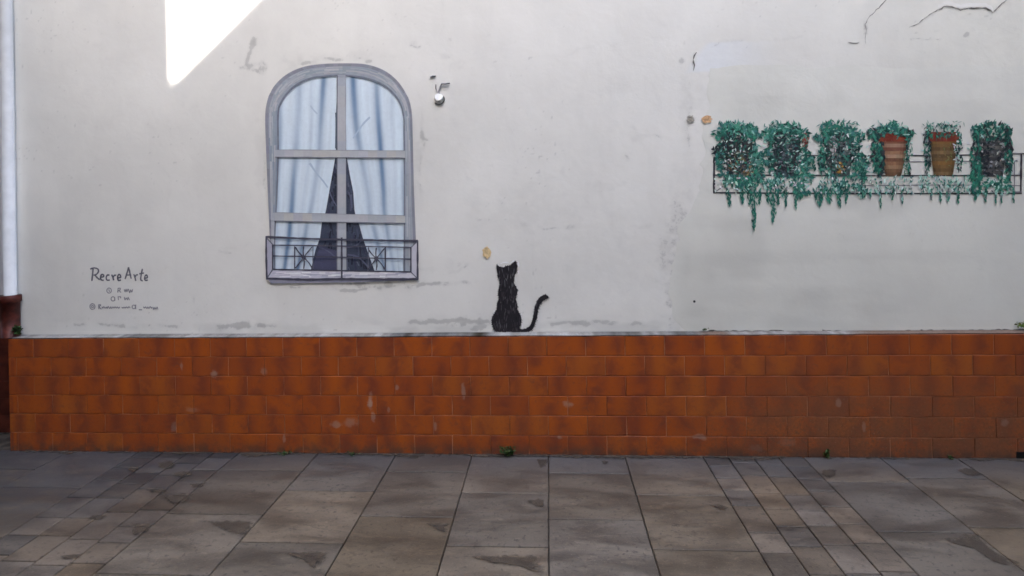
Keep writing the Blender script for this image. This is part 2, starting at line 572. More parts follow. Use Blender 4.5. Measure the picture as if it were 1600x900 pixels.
# spalled and grimy places on the stones (flat, ragged-edged)
def spall(pts, grow=5.0, z=.0035):
    P = resample(pts + [pts[0]], 6)[:-1]
    P = [p_ + np.array([random.uniform(-1.2, 1.2), random.uniform(-.5, .5)]) for p_ in P]
    cx = sum(P) / len(P)
    ver, col = [G(*cx, z)], [(1, 1, 1, 1)]
    for p_ in P:
        ver.append(G(*(cx + (p_ - cx) * .5), z)); col.append((1, 1, 1, 1))
    for p_ in P:
        d = p_ - cx
        ver.append(G(*(p_ + d / (np.linalg.norm(d) + 1e-6) * grow * .5), z)); col.append((1, 1, 1, 0))
    n = len(P)
    fa = [(0, 1 + i, 1 + (i + 1) % n) for i in range(n)] + [(1 + i, 1 + n + i, 1 + n + (i + 1) % n, 1 + (i + 1) % n) for i in range(n)]
    mobj('spalled_patch', ver, fa, M_spall, pavement, col)
for P in ([(720, 868), (790, 866), (856, 866), (856, 899), (842, 897), (825, 888), (800, 882), (760, 880), (735, 874)],
          [(437, 864), (480, 861), (525, 860), (505, 880), (495, 894), (485, 886), (470, 874), (450, 868)],
          [(662, 817), (703, 817), (697, 833), (685, 830), (675, 822)],
          [(318, 813), (405, 812), (388, 838), (374, 838), (350, 830), (332, 821)],
          [(836, 716), (857, 716), (853, 731), (846, 732)],
          [(820, 780), (853, 779), (852, 795), (840, 792), (825, 786)],
          [(1104, 788), (1128, 788), (1142, 792), (1136, 799), (1118, 793)],
          [(1460, 838), (1490, 832), (1525, 829), (1545, 850), (1575, 872), (1604, 882), (1604, 896), (1570, 888), (1542, 872), (1520, 856), (1490, 848), (1468, 844)],
          [(1283, 733), (1308, 733), (1307, 745), (1296, 748), (1284, 741)],
          [(1488, 732), (1518, 730), (1542, 743), (1520, 745), (1497, 737)],
          
          [(243, 722), (276, 718), (276, 730), (258, 734), (245, 731)], [(268, 738), (300, 735), (303, 742), (285, 746), (270, 744)],
          [(228, 764), (266, 762), (262, 769), (232, 769)], [(295, 756), (325, 753), (318, 761), (298, 762)],
          [(252, 776), (285, 770), (306, 772), (296, 786), (260, 788)], [(140, 806), (172, 803), (158, 812), (134, 812)],
          [(205, 818), (238, 816), (232, 832), (205, 836)], [(198, 730), (218, 729), (214, 735), (200, 736)],
          [(940, 720), (952, 720), (950, 725), (942, 725)],
          [(92, 868), (130, 865), (126, 872), (98, 873)]):
    spall(P)

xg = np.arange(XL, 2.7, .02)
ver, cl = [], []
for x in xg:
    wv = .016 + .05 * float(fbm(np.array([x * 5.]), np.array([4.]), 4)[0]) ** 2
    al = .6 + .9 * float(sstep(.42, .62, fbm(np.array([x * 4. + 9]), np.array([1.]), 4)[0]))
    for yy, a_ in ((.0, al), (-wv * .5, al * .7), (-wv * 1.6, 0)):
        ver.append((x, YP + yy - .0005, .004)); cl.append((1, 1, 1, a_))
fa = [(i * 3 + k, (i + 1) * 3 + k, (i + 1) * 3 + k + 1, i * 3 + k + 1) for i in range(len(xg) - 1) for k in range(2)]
mobj('dirt_shadow_line', ver, fa, M_spall, pavement, cl)  # dark strip at the plinth base: dirt plus painted joint shadow

# ------------------------------------------------------------------ the plastered wall
wall = thing('plastered_wall', (0, YW, 0), 'long whitewashed house wall in shade, with cracks, chips and painted murals', 'wall')
ZB = ZT - .02
xv = np.concatenate([np.arange(XL - .006, 2.75, .0072), np.linspace(2.8, 7.0, 12)])
zv = np.concatenate([np.arange(ZB, 2.5, .0072), np.linspace(2.6, 6.2, 9)])
X, Z = np.meshgrid(xv, zv)
colm = np.ones(X.shape + (3,))
dirtm = np.zeros(X.shape)
mott = fbm(X * 1.3 + 5, Z * 1.3 + 9, 5)
colm *= (1 - .075 * sstep(.5, .72, mott))[..., None]
# right third slightly yellower and dirtier
yel = sstep(.7, 2.6, X) * .6
colm *= np.stack([1 - .045 * yel, 1 - .035 * yel, 1 - .085 * yel], -1)
streak = fbm(X * 9, Z * 2.2 + 3, 4)
colm *= (1 - .022 * sstep(.5, .75, streak))[..., None]
def stain(u, v_, ru, rv, st, tint=(1, 1, 1), rag=1.0, sc_=24):
    x0, _, z0 = W(u, v_)
    d = np.sqrt(((X - x0) / (ru / 294)) ** 2 + ((Z - z0) / (rv / 294)) ** 2)
    d = d + (fbm(X * sc_ + u, Z * sc_ * 1.3, 5) - .5) * 3.4 * rag
    m = .7 * st * sstep(1.15, .2, d)
    dirtm[...] = np.maximum(dirtm, m / .7 / max(st, .01) * min(1, st * 2.6))
    m = m * .55
    k = np.array(tint)
    colm[...] *= (1 - m[..., None] * (1 - k * .35)) if tint != (1, 1, 1) else (1 - m[..., None])
for a in ((378, 509, 36, 5, .5), (352, 511, 14, 4, .3), (700, 507, 22, 4, .45), (745, 501, 22, 6, .5), (750, 512, 12, 9, .35), (900, 505, 34, 5, .28), (580, 447, 75, 6, .22), (560, 444, 10, 3, .35), (605, 444, 8, 3, .4),
          (640, 446, 8, 3, .35), (690, 443, 22, 3, .2), (725, 412, 12, 5, .25), (730, 441, 12, 4, .22), (660, 420, 30, 5, .12), (395, 66, 7, 6, .3), (388, 100, 12, 8, .22), (410, 105, 8, 10, .2), (470, 130, 30, 40, .05),
          (815, 348, 12, 5, .2), (880, 265, 5, 8, .12), (1000, 215, 18, 5, .12), (985, 240, 6, 6, .14), (890, 355, 10, 4, .22), (940, 290, 30, 8, .1), (830, 330, 60, 40, .08), (960, 410, 60, 60, .06),
          (1062, 350, 16, 60, .20), (1056, 430, 16, 60, .22), (1070, 500, 20, 16, .2), (1075, 250, 12, 80, .06), (1055, 440, 22, 60, .15), (1072, 160, 8, 40, .12), (1100, 150, 26, 40, .10), (1079, 186, 7, 10, .55), (1080, 141, 5, 4, .3), (1066, 96, 5, 4, .25),
          (695, 90, 10, 6, .16), (645, 68, 8, 6, .16), (710, 105, 14, 10, .10), (660, 215, 6, 10, .18), (655, 245, 4, 30, .12), (700, 200, 24, 60, .05), (1330, 66, 12, 3, .35), (1352, 50, 4, 16, .25), (1410, 62, 8, 4, .2),
          (1510, 52, 4, 5, .3), (1590, 54, 5, 5, .3), (1380, 45, 40, 20, .06), (1550, 30, 40, 20, .10), (1085, 471, 3, 3, .7), (1560, 140, 60, 40, .04), (300, 165, 14, 6, .08), (150, 70, 18, 5, .07), (170, 92, 12, 3, .08),
          (1200, 85, 100, 24, .03), (540, 90, 80, 8, .10), (470, 100, 40, 8, .12), (405, 250, 8, 90, .10), (655, 320, 6, 90, .07), (240, 483, 6, 3, .25), (303, 470, 3, 5, .2), (1005, 355, 14, 4, .12), (900, 150, 60, 40, .03)):
    stain(*a)
# hairline scuffs and old filled cracks
def scuff(pts, wd, st):
    q_ = [W(*p_) for p_ in pts]
    d = np.full(X.shape, 9.0)
    wx, wz = (fbm(X * 11, Z * 11, 4) - .5) * .05, (fbm(X * 11 + 50, Z * 11, 4) - .5) * .05
    for a, b_ in zip(q_[:-1], q_[1:]):
        ax, az, bx, bz = a[0], a[2], b_[0], b_[2]
        t = np.clip(((X + wx - ax) * (bx - ax) + (Z + wz - az) * (bz - az)) / ((bx - ax) ** 2 + (bz - az) ** 2), 0, 1)
        d = np.minimum(d, np.hypot(X + wx - ax - t * (bx - ax), Z + wz - az - t * (bz - az)))
    m = .75 * st * sstep(wd / 294, wd / 294 * .1, d) * sstep(.36, .6, fbm(X * 13 + 9, Z * 13, 4))
    dirtm[...] = np.maximum(dirtm, m / .75 / max(st, .01) * min(1, st * 3.2))
    colm[...] *= (1 - m * .5)[..., None]
for a in (([(690, 0), (690, 60), (700, 110)], 4, .10), ([(765, 60), (740, 85), (715, 110)], 4, .16), ([(470, 100), (500, 94), (545, 92), (580, 96)], 5, .30), ([(420, 170), (412, 230), (412, 300)], 4, .16), ([(655, 150), (660, 230), (656, 300)], 4, .14),
          ([(420, 445), (480, 448), (560, 452), (640, 446), (690, 441)], 5, .30), ([(690, 441), (720, 420), (735, 410)], 4, .22), ([(330, 385), (370, 390), (395, 380)], 4, .12), ([(960, 330), (985, 350), (1000, 356)], 4, .22), ([(880, 270), (905, 295), (930, 330)], 3, .12),
          ([(820, 345), (850, 360), (890, 358)], 4, .16), ([(1010, 120), (1030, 160), (1026, 200)], 3, .10), ([(985, 200), (1010, 214), (1030, 212)], 4, .2), ([(975, 240), (982, 260)], 4, .2), ([(860, 100), (900, 80), (960, 70)], 3, .08),
          ([(1010, 20), (1030, 34), (1060, 40)], 3, .10), ([(1110, 75), (1140, 62), (1190, 60), (1250, 58)], 4, .14), ([(1120, 420), (1200, 410), (1260, 415)], 4, .10), ([(250, 250), (270, 290), (262, 330)], 4, .06), ([(340, 392), (360, 396)], 3, .2),
          ([(100, 505), (200, 508), (330, 511), (430, 509)], 6, .22), ([(640, 505), (700, 503), (760, 506)], 7, .38), ([(860, 508), (900, 503), (950, 505), (1010, 509)], 6, .26), ([(400, 60), (392, 80), (386, 100), (405, 112)], 6, .3), ([(640, 70), (650, 74), (720, 60)], 4, .2),
          ([(660, 200), (657, 215), (664, 222)], 5, .3), ([(940, 300), (950, 340), (965, 380)], 8, .08), ([(1040, 340), (1036, 390), (1042, 440)], 14, .16), ([(1074, 120), (1080, 150), (1076, 180), (1078, 240)], 7, .14), ([(1420, 60), (1440, 64), (1470, 66)], 3, .2)):
    scuff(*a)
# bluish filler on the repair by the corner of the patch
x0, _, z0 = W(1175, 86)
d = np.maximum(np.abs((X - x0) / .31), np.abs((Z - z0) / .075)) + (fbm(X * 8, Z * 8, 4) - .5) * .5
m = (sstep(1.05, .8, d) * sstep(.20, -.22, X - x0) * sstep(-.02, .03, (X - x0 + .31) - (Z - z0 + .02) * .9))[..., None] * .85
colm = colm * (1 - m) + colm * np.array([.98, 1.02, 1.10]) * m
# bottom splash grime and speckle
gr = sstep(ZB + .16, ZB, Z) * sstep(.45, .65, fbm(X * 6, Z * 14, 4))
colm *= (1 - .16 * gr)[..., None]
speck = vnoise(X * 70, Z * 70)
colm *= (1 - .18 * sstep(.93, .98, speck) * sstep(.45, .6, fbm(X * 2.4 + 40, Z * 2.4, 3)))[..., None]
nx, nz = len(xv), len(zv)
verts = np.stack([X.ravel(), np.full(X.size, YW), Z.ravel()], -1)
faces = [(j * nx + i, j * nx + i + 1, (j + 1) * nx + i + 1, (j + 1) * nx + i) for j in range(nz - 1) for i in range(nx - 1)]
mobj('plaster_face', verts, faces, M_plaster, wall, np.concatenate([colm, np.clip(1 - dirtm, 0, 1)[..., None]], -1).reshape(-1, 4))
b = MB()
b.box(XL - .006, 7.0, YW + .002, YW + .4, -.014, 6.2)
b.build('wall_core', M_plaster, wall)

# repaired plaster: a thin raised coat on the right with a feathered, wavering border
YPT = YW - .0032
NC, NR = 90, 60
border_l = [(1112, 98), (1104, 150), (1098, 200), (1100, 250), (1092, 300), (1062, 350), (1050, 400), (1046, 450), (1058, 500), (1075, 519)]
bl_y = np.array([p_[1] for p_ in border_l], float); bl_x = np.array([p_[0] for p_ in border_l], float)
ver, cl = [], []
for j in range(NR + 1):
    vv = 104 + (519.5 - 104) * j / NR
    x_l = np.interp(vv, bl_y, bl_x) + (float(fbm(np.array([vv / 17.]), np.array([3.3]), 4)[0]) - .5) * 22
    for i in range(NC + 1):
        s_ = (i / NC) ** 1.6
        uu = x_l + (1760 - x_l) * s_
        top = (float(fbm(np.array([uu / 40.]), np.array([8.]), 3)[0]) - .5) * 10 if j == 0 else 0
        edge = min(1.0, i / 11.0, j / 7.0)
        yy = YW - .0006 - .0026 * edge
        px, _, pz = W(uu, vv + top, yy)
        ver.append((px, yy, max(pz, ZB)))
        t_ = float(fbm(np.array([px * 3.]), np.array([pz * 3.]), 4)[0])
        shade = 1 - .07 * float(sstep(.48, .68, t_)) - .05 * float(sstep(.5, .7, fbm(np.array([px * 2.]), np.array([pz * 11.]), 3)[0]))
        low = 1 - .05 * max(0, (vv - 330) / 190)
        mixe = edge
        cl.append(tuple((1.0 * (1 - mixe) + shade * low * mixe) for _ in range(3)))
fa = [(j * (NC + 1) + i, j * (NC + 1) + i + 1, (j + 1) * (NC + 1) + i + 1, (j + 1) * (NC + 1) + i) for j in range(NR) for i in range(NC)]
mobj('plaster_patch', ver, fa, M_patch, wall, cl, True)

# cracks and chips
def crack(pts, wd):
    mb = MB()
    P = resample(pts, 4)
    P = [p_ + np.array([random.uniform(-.8, .8), random.uniform(-.8, .8)]) for p_ in P]
    ws = [wd * (.3 + random.random()) * (0.35 if i in (0, len(P) - 1) else 1) for i in range(len(P))]
    ribbon(mb, P, ws, (1, 1, 1), YW - .0022)
    mb.build('crack', M_crack, wall)
    # the lip of lifted plaster over it
    mb = MB()
    up = [p_ + np.array([0, -wd * .9 - 1]) for p_ in P]
    if wd < 2: return
    Q = [W(*p_, YW - .0005) for p_ in P]; T = [W(*u_, YW - .0016) for u_ in up]; S = [W(u_[0], u_[1] - 5, YW - .0004) for u_ in up]
    for i in range(len(P) - 1):
        mb.poly([Q[i], Q[i + 1], T[i + 1], T[i]], (1, 1, 1)); mb.poly([T[i], T[i + 1], S[i + 1], S[i]], (1, 1, 1))
    mb.build('lifted_plaster', M_plaster, wall)
crack([(1466, 15), (1480, 9), (1492, 12), (1501, 15), (1514, 12), (1526, 13), (1540, 12), (1548, 17), (1552, 20)], 2.1)
crack([(1552, 20), (1558, 13), (1566, 6), (1575, -2)], 1.5)
crack([(1420, 43), (1432, 38), (1444, 30), (1452, 22), (1466, 15)], 1.0)
crack([(1352, 68), (1352, 58), (1354, 48), (1351, 38), (1360, 24), (1376, 10), (1386, -2)], 1.0)
crack([(1325, 66), (1334, 68), (1343, 67)], 1.2)
crack([(1084, 110), (1084.5, 102), (1083, 92), (1088, 82)], 2.0)
def chip(u, v_, ru, rv, col, dark=.6, n=18):
    mb = MB()
    pts = []
    for k in range(n):
        a = 2 * math.pi * k / n
        r = 1 + random.uniform(-.22, .22)
        pts.append((u + ru * r * math.cos(a), v_ + rv * r * math.sin(a)))
    mb.poly([W(*p_, YW - .0062) for p_ in pts], col)
    c2 = tuple(x * dark for x in col)
    inner = [(u + (a - u) * .55 - ru * .1, v_ + (b_ - v_) * .55 - rv * .12) for a, b_ in pts]
    mb.poly([W(*p_, YW - .0066) for p_ in inner], c2)
    return mb.build('plaster_chip', M_chip, wall)
chip(760, 394, 6.5, 9.5, paint(205, 180, 140), .86)
chip(1104, 186, 8.5, 6, paint(195, 160, 125), .85)
chip(1079, 186, 6, 6, paint(150, 147, 140), .7)
chip(1085, 471, 2, 2, paint(60, 60, 60), .7, 8)

# ------------------------------------------------------------------ tiled plinth
plinth = thing('tiled_plinth', (0, YP, 0), 'low plinth of orange brown tiles in six rows along the wall foot', 'tiled plinth')
b = MB()
b.box(XL + .003, 7.0, YP + .0035, YW - .002, -.014, ZT - .003)
core = b.build('mortar_core', M_grout, plinth)
rows = 6
rp = ZT / rows
tp = .2015
_tiles = {}
def tile(x0, x1, z0, z1, parent, mat, face=YP, depth=.012):
    wd, ht = round(x1 - x0, 3), round(z1 - z0, 3)
    key = (wd, ht, mat.name)
    if key not in _tiles:
        bb = .0016
        vv = [(-wd / 2, depth, -ht / 2), (wd / 2, depth, -ht / 2), (wd / 2, depth, ht / 2), (-wd / 2, depth, ht / 2)]
        vv += [(-wd / 2, bb, -ht / 2), (wd / 2, bb, -ht / 2), (wd / 2, bb, ht / 2), (-wd / 2, bb, ht / 2)]
        vv += [(-wd / 2 + bb, 0, -ht / 2 + bb), (wd / 2 - bb, 0, -ht / 2 + bb), (wd / 2 - bb, 0, ht / 2 - bb), (-wd / 2 + bb, 0, ht / 2 - bb)]
        ff = [(8, 9, 10, 11)]
        for k in (0, 4):
            for j in range(4):
                ff.append((k + j, k + (j + 1) % 4, k + 4 + (j + 1) % 4, k + 4 + j))
        me = bpy.data.meshes.new('tile')
        me.from_pydata(vv, [], ff)
        me.materials.append(mat)
        _tiles[key] = me
    o = bpy.data.objects.new('tile', _tiles[key])
    o.location = ((x0 + x1) / 2, face + random.uniform(-.0006, .0006), (z0 + z1) / 2)
    o.rotation_euler = (random.gauss(0, .003), random.gauss(0, .0015), random.gauss(0, .003))
    COL.objects.link(o)
    o.parent = parent
    o.matrix_parent_inverse = Matrix.Translation(-Vector(parent.location))
    return o
x_ref = W(915, 545, YP)[0]
XR = 3.35
for r in range(rows):
    z1 = ZT - .004 - r * rp
    z0 = z1 - rp + .0035
    if r == rows - 1: z0 = -.008
    ph = x_ref + (tp / 2 if r % 2 else 0) + random.uniform(-.004, .004)
    k0 = math.floor((XL - ph) / tp)
    x = ph + k0 * tp
    while x < XR:
        a, c_ = max(x + .0018, XL), x + tp - .0018
        if c_ - a > .02:
            tile(a, c_, z0, z1, plinth, M_tile)
        x += tp
# end face of the plinth at the left corner
for r in range(rows):
    z1 = ZT - .004 - r * rp
    z0 = z1 - rp + .0035
    b = MB(); b.box(XL - .004, XL + .004, YP + .014, YW + .30, max(z0, -.01), z1, b=.0012)
    b.build('tile', M_darktile, plinth)
# plaster ledge on top of the plinth, chipped and stained, with the shadow under its lip painted in
xl = np.arange(XL - .004, 3.4, .012)
prof = 6
ver, cl = [], []
for x in xl:
    nse = float(fbm(np.array([x * 7.]), np.array([2.]), 4)[0]) - .5
    fine = float(fbm(np.array([x * 35.]), np.array([9.]), 3)[0]) - .5
    u_px = 857 + x * 300
    bare = float(sstep(1075, 1110, u_px)) * (1 - .8 * float(sstep(1120, 1140, u_px)) * float(sstep(1345, 1300, u_px)))
    yf = YP - .001 + nse * .008 + fine * .004 + bare * .004
    zt = ZT + .0035 + nse * .002
    z_back = zt + .002
    dirty = float(sstep(.42, .66, fbm(np.array([x * 2.7 + 4]), np.array([6.]), 5)[0]))
    white = np.array([.36, .335, .30]) * (1 - .62 * dirty) + fine * .22
    brown = np.array([.23, .16, .12])
    for k, (yy, zz) in enumerate(((yf + .003, ZT - .0045), (yf, ZT + .0012), (yf + .001, zt - .0015), (yf + .012, zt), (YW - .012, z_back - .001), (YW - .0005, z_back + .001))):
        ver.append((x, yy, zz))
        cc = white * (1 - bare) + brown * bare
        if k <= 1: cc = cc * .22  # shadow line under the lip, painted into the lower edge
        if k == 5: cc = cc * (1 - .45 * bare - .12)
        cl.append(tuple(cc * (1 + fine * .25)))
n = prof
fa = [(i * n + k, (i + 1) * n + k, (i + 1) * n + k + 1, i * n + k + 1) for i in range(len(xl) - 1) for k in range(n - 1)]
mobj('ledge', ver, fa, M_chip, plinth, cl, True)
# dirt line where the ledge has come away from the wall on the right
for seg, wd in (([(1084, 519), (1110, 517.5), (1140, 518.5), (1180, 518), (1225, 517)], 3.6), ([(1285, 517), (1318, 518.6), (1350, 519), (1385, 519.5)], 4.6), ([(1385, 519), (1440, 516.5), (1500, 517), (1560, 516), (1610, 515.5)], 3.0)):
    mb = MB()
    P = resample(seg, 5)
    P = [p_ + np.array([0, random.uniform(-.7, .7)]) for p_ in P]
    ribbon(mb, P, [wd * random.uniform(.3, 1.2) for _ in P], (1, 1, 1), YW - .0045)
    mb.build('gap', M_crack, plinth)
b = MB()
x0, _, z0 = W(1592, 716, YP)
b.box(x0 - .012, x0 + .05, YP - .0035, YP + .002, .0, .035, b=.001)
b.build('drain_slot', simple('drain_shadow', (.012, .011, .010), .9, .1), plinth)

# ------------------------------------------------------------------ neighbour wall set back at the left, downpipe
YN = YW + .2
neigh = thing('neighbour_wall', (-3.2, YN, 0), 'pale neighbouring wall with dark red tiled foot, at the left edge', 'wall')
b = MB(); b.box(-9, XL - .012, YN, YN + .4, -.014, 7.0); b.build('plaster_face', M_neigh, neigh)
zt2 = W(5, 461, YN - .01)[2]
for r in range(8):
    hh = zt2 / 8
    for k in range(6):
        x1 = XL - .02 - k * .2 - (.1 if r % 2 else 0)
        tile(x1 - .196, x1, r * hh + .002 - .006, (r + 1) * hh - .002, neigh, M_darktile, YN - .012)
px0, _, pz = W(18, 300, YW - .03)
pipe = thing('downpipe', (px0, YW - .03, ZT), 'white downpipe with a dark red iron foot standing on the plinth end', 'downpipe')
pa, pb = W(16.5, 462, YW - .03), W(9.5, 0, YW - .03)
dx = (pb[0] - pa[0]) / (pb[2] - pa[2])
b = MB()
b.tube([(pa[0], YW - .03, pa[2] - .03), (pb[0], YW - .03, pb[2]), (pb[0] + dx * 3.4, YW - .03, pb[2] + 3.4)], .030, 20)
b.build('pipe', M_pipe, pipe, True)
b = MB()
pc = W(17, 523, YW - .032); pd = W(16, 463, YW - .032)
b.tube([(pc[0], YW - .032, ZT + .004), (pd[0], YW - .032, pd[2] - .03)], .043, 20)
b.build('iron_foot', M_iron, pipe, True)
b = MB()
b.tube([(pd[0], YW - .032, pd[2] - .032), (pd[0], YW - .032, pd[2] - .028), (pd[0], YW - .032, pd[2] + .004), (pd[0], YW - .032, pd[2] + .008)], [.046, .051, .051, .046], 20)
b.build('collar', M_iron, pipe, True)
for zz in (2.62,):
    b = MB()
    b.tube([(pa[0] + dx * (zz - pa[2]), YW - .03, zz - .011), (pa[0] + dx * (zz - pa[2]), YW - .03, zz + .011)], .0325, 20)
    b.box(pa[0] + .028, pa[0] + .05, YW - .028, YW + .001, zz - .01, zz + .01, b=.001)
    b.build('pipe_clamp', M_pipe, pipe, True)

# ------------------------------------------------------------------ MURAL 1: the arched window
pw = thing('painted_window', W(535, 440), 'painted arched grey window with blue curtains and small railing on the white wall', 'window mural')
def lay(k): return YW - .0008 * k - .0006
outer = [(424, 436), (423, 370), (420, 300), (417.5, 240), (416, 185), (419, 160), (428, 138), (447, 119), (472, 107), (500, 102), (535, 100.5), (570, 102), (598, 111), (619, 127), (634, 149), (641, 172), (643, 205), (645, 290), (648, 370), (650, 436)]
inner = [(429, 436), (429, 370), (432, 310), (434.5, 240), (434.5, 178), (439, 160), (451, 143), (468, 129.5), (490, 121), (515, 118.5), (535, 117.5), (562, 120), (590, 128), (610, 141), (625, 160), (631, 182), (631.5, 205), (632, 290), (632, 370), (632, 436)]
so, si = smooth_line(outer, 5), smooth_line(inner, 5)
# pale halo of over-painted wall round the frame
mb = MB()
# room behind the curtains
mb.poly([W(*p_, lay(1)) for p_ in si], paint(52, 58, 74))
for k in range(90):
    y0 = random.uniform(255, 420)
    hw = np.interp(y0, [250, 330, 372, 425], [10, 22, 32, 48])
    x0 = 533 + random.uniform(-hw, hw)
    l = random.uniform(6, 22)
    ribbon(mb, [(x0, y0), (x0 + random.uniform(-3, 5), y0 + l)], random.uniform(1.5, 4), paint(*random.choice(((38, 42, 55), (30, 34, 48), (62, 68, 86), (48, 50, 70), (78, 84, 100)))), lay(1.5))
mb.poly([W(*p_, lay(2.2)) for p_ in ((500, 384), (526, 392), (527, 424), (486, 424))], paint(64, 66, 88))
for P in ([(498, 386), (512, 392), (524, 402)], [(545, 300), (549, 315), (548, 330)], [(515, 300), (520, 312), (526, 322)], [(541, 386), (556, 384), (566, 374)], [(543, 398), (560, 402), (578, 420)]):
    ribbon(mb, smooth_line(P, 3), 2.4, paint(76, 80, 100), lay(2.5), .3)
mb.build('dark_room', M_paint, pw)
arch = lambda x: float(np.interp(x, [p_[0] for p_ in inner[4:17]], [p_[1] for p_ in inner[4:17]])) - 5
def curtain(side):
    ys_ = [100, 180, 250, 290, 330, 350, 375, 395, 425]
    if side < 0:
        Lx = lambda y: np.interp(y, [100, 240, 330, 425], [433, 433, 430, 427])
        Rx = lambda y: np.interp(y, [100, 175, 246, 290, 331, 347, 372, 390, 425], [529, 528, 524, 516, 509, 503, 500, 493, 485])
        folds = [(.03, .05, .6, 0), (.35, .062, 1.0, -.05), (.76, .055, 1.0, -.10), (.57, .03, .22, -.04)]
    else:
        Lx = lambda y: np.interp(y, [100, 200, 246, 275, 300, 331, 350, 372, 392, 425], [536, 538, 542, 547, 552, 554, 561, 567, 574, 586])
        Rx = lambda y: np.interp(y, [100, 425], [634, 634])
        folds = [(.15, .06, 1.0, .20), (.54, .055, 1.0, .07), (.97, .04, .6, 0), (.78, .03, .18, .02)]
    NS, NT = 56, 48
    ver, cl = [], []
    for i in range(NS + 1):
        s_ = i / NS
        y0 = arch(min(631, max(435, Lx(130) + (Rx(130) - Lx(130)) * s_)))
        for j in range(NT + 1):
            t = j / NT
            y = y0 + (424 - y0) * t
            x = Lx(y) + (Rx(y) - Lx(y)) * s_
            ver.append(W(x, y, lay(3)))
            d = 0
            for (fs, fw, fa_, dr) in folds:
                cpos = fs + dr * t + .012 * math.sin(t * 9 + fs * 20)
                d = max(d, fa_ * math.exp(-((s_ - cpos) / fw) ** 2) * (.7 + .3 * math.sin(t * 5 + fs * 11)))
            nz_ = float(fbm(np.array([s_ * 26.]), np.array([t * 7. + side]), 4)[0])
            base = np.array(paint(178, 191, 202)) * (1 + (nz_ - .5) * .2)
            if t > .75: base = base * .95
            dkc = np.array(paint(84, 110, 140))
            hi = max(0, math.cos(s_ * 20 + side)) * .12
            cl.append(tuple(np.clip(base * (1 - d) + dkc * d + hi * np.array([.5, .7, .8]) * (1 - d) * .4, .01, .88)))
    fa = [(i * (NT + 1) + j, (i + 1) * (NT + 1) + j, (i + 1) * (NT + 1) + j + 1, i * (NT + 1) + j + 1) for i in range(NS) for j in range(NT)]
    return mobj('curtain', ver, fa, M_paint, pw, cl)
c1, c2 = curtain(-1), curtain(1)
mb = MB()
for P, wd, cc in (([(578, 183), (568, 193), (560, 204), (552, 216)], 2.6, (146, 164, 182)), ([(485, 165), (490, 172), (496, 178)], 2.4, (150, 166, 182)), ([(484, 255), (494, 270), (505, 283), (512, 293)], 2.8, (144, 162, 180)),
                  ([(525, 176), (526, 210), (524.5, 232)], 3.0, (70, 82, 96)), ([(527, 118), (527, 150), (526, 178)], 2.2, (85, 95, 108))):
    ribbon(mb, smooth_line(P, 3), wd, paint(*cc), lay(4), .3)
mb.build('fold_line', M_paint, pw)
# frame ring, with its darker outline
mb = MB()
edge_out = [(p_[0] + (-1.6 if p_[0] < 535 else 1.6) * (1 if p_[1] > 150 else .6), p_[1] - (1.6 if p_[1] < 200 else 0)) for p_ in so]
edge_in = [(p_[0] + (1.3 if p_[0] < 535 else -1.1) * (1 if p_[1] > 150 else .6), p_[1] + (1.8 if p_[1] < 180 else 0)) for p_ in si]
for i in range(len(so) - 1):
    c0 = jit(paint(134, 142, 152), .07)
    if so[i][1] > 180 and so[i][0] < 500: c0 = jit(paint(124, 134, 146), .06)
    mb.poly([W(*so[i], lay(6)), W(*so[i + 1], lay(6)), W(*si[i + 1], lay(6)), W(*si[i], lay(6))], c0)
    dk = jit(paint(118, 121, 131), .1)
    a0, a1 = np.array(so[i]) * .82 + np.array(si[i]) * .18, np.array(so[i + 1]) * .82 + np.array(si[i + 1]) * .18
    mb.poly([W(*edge_out[i], lay(7)), W(*edge_out[i + 1], lay(7)), W(*a1, lay(7)), W(*a0, lay(7))], dk)
    b0, b1 = np.array(si[i]) * .93 + np.array(so[i]) * .07, np.array(si[i + 1]) * .93 + np.array(so[i + 1]) * .07
    mb.poly([W(*edge_in[i], lay(7)), W(*edge_in[i + 1], lay(7)), W(*b1, lay(7)), W(*b0, lay(7))], jit(paint(98, 104, 116), .1))
for k in range(160):
    i = random.randrange(4, len(so) - 6)
    t = random.uniform(.25, .75)
    P = [np.array(so[i + m_]) * t + np.array(si[i + m_]) * (1 - t) for m_ in range(0, 5, 2)]
    ribbon(mb, P, random.uniform(1, 2.4), jit(paint(*random.choice(((152, 157, 164), (144, 148, 156), (128, 138, 148), (156, 158, 163)))), .04), lay(7.6))
mb.build('frame', M_paint, pw)
def bar_px(name, x0, y0, x1, y1, x2, y2, x3, y3, cols, parent, lift=8, n=14, dark=(96, 98, 108)):
    """a painted glazing bar: quad with streaky colour and a dark lower or left line"""
    mb = MB()
    A, B, C_, D = [np.array(p_, float) for p_ in ((x0, y0), (x1, y1), (x2, y2), (x3, y3))]
    for k in range(n):
        t0, t1 = k / n, (k + 1) / n
        mb.poly([W(*(A + (B - A) * t0), lay(lift)), W(*(A + (B - A) * t1), lay(lift)), W(*(D + (C_ - D) * t1), lay(lift)), W(*(D + (C_ - D) * t0), lay(lift))], jit(paint(*random.choice(cols)), .04))
    P = resample([tuple(D), tuple(C_)], 12)
    ribbon(mb, P, [random.uniform(.9, 2.0) for _ in P], paint(*dark), lay(lift + .6))
    P = resample([tuple(A), tuple(B)], 12)
    ribbon(mb, P, [random.uniform(.5, 1.2) for _ in P], paint(126, 128, 136), lay(lift + .6))
    return mb.build(name, M_paint, parent)
warm = ((154, 157, 161), (152, 155, 162), (148, 153, 160), (157, 158, 158))
bar_px('mullion', 540, 117, 541, 428, 526.5, 428, 527, 117, ((146, 151, 158), (142, 148, 157), (150, 153, 158)), pw, 8, 18)
bar_px('transom', 430, 234, 633, 235.5, 633, 247, 430, 245.5, warm, pw, 9.4)
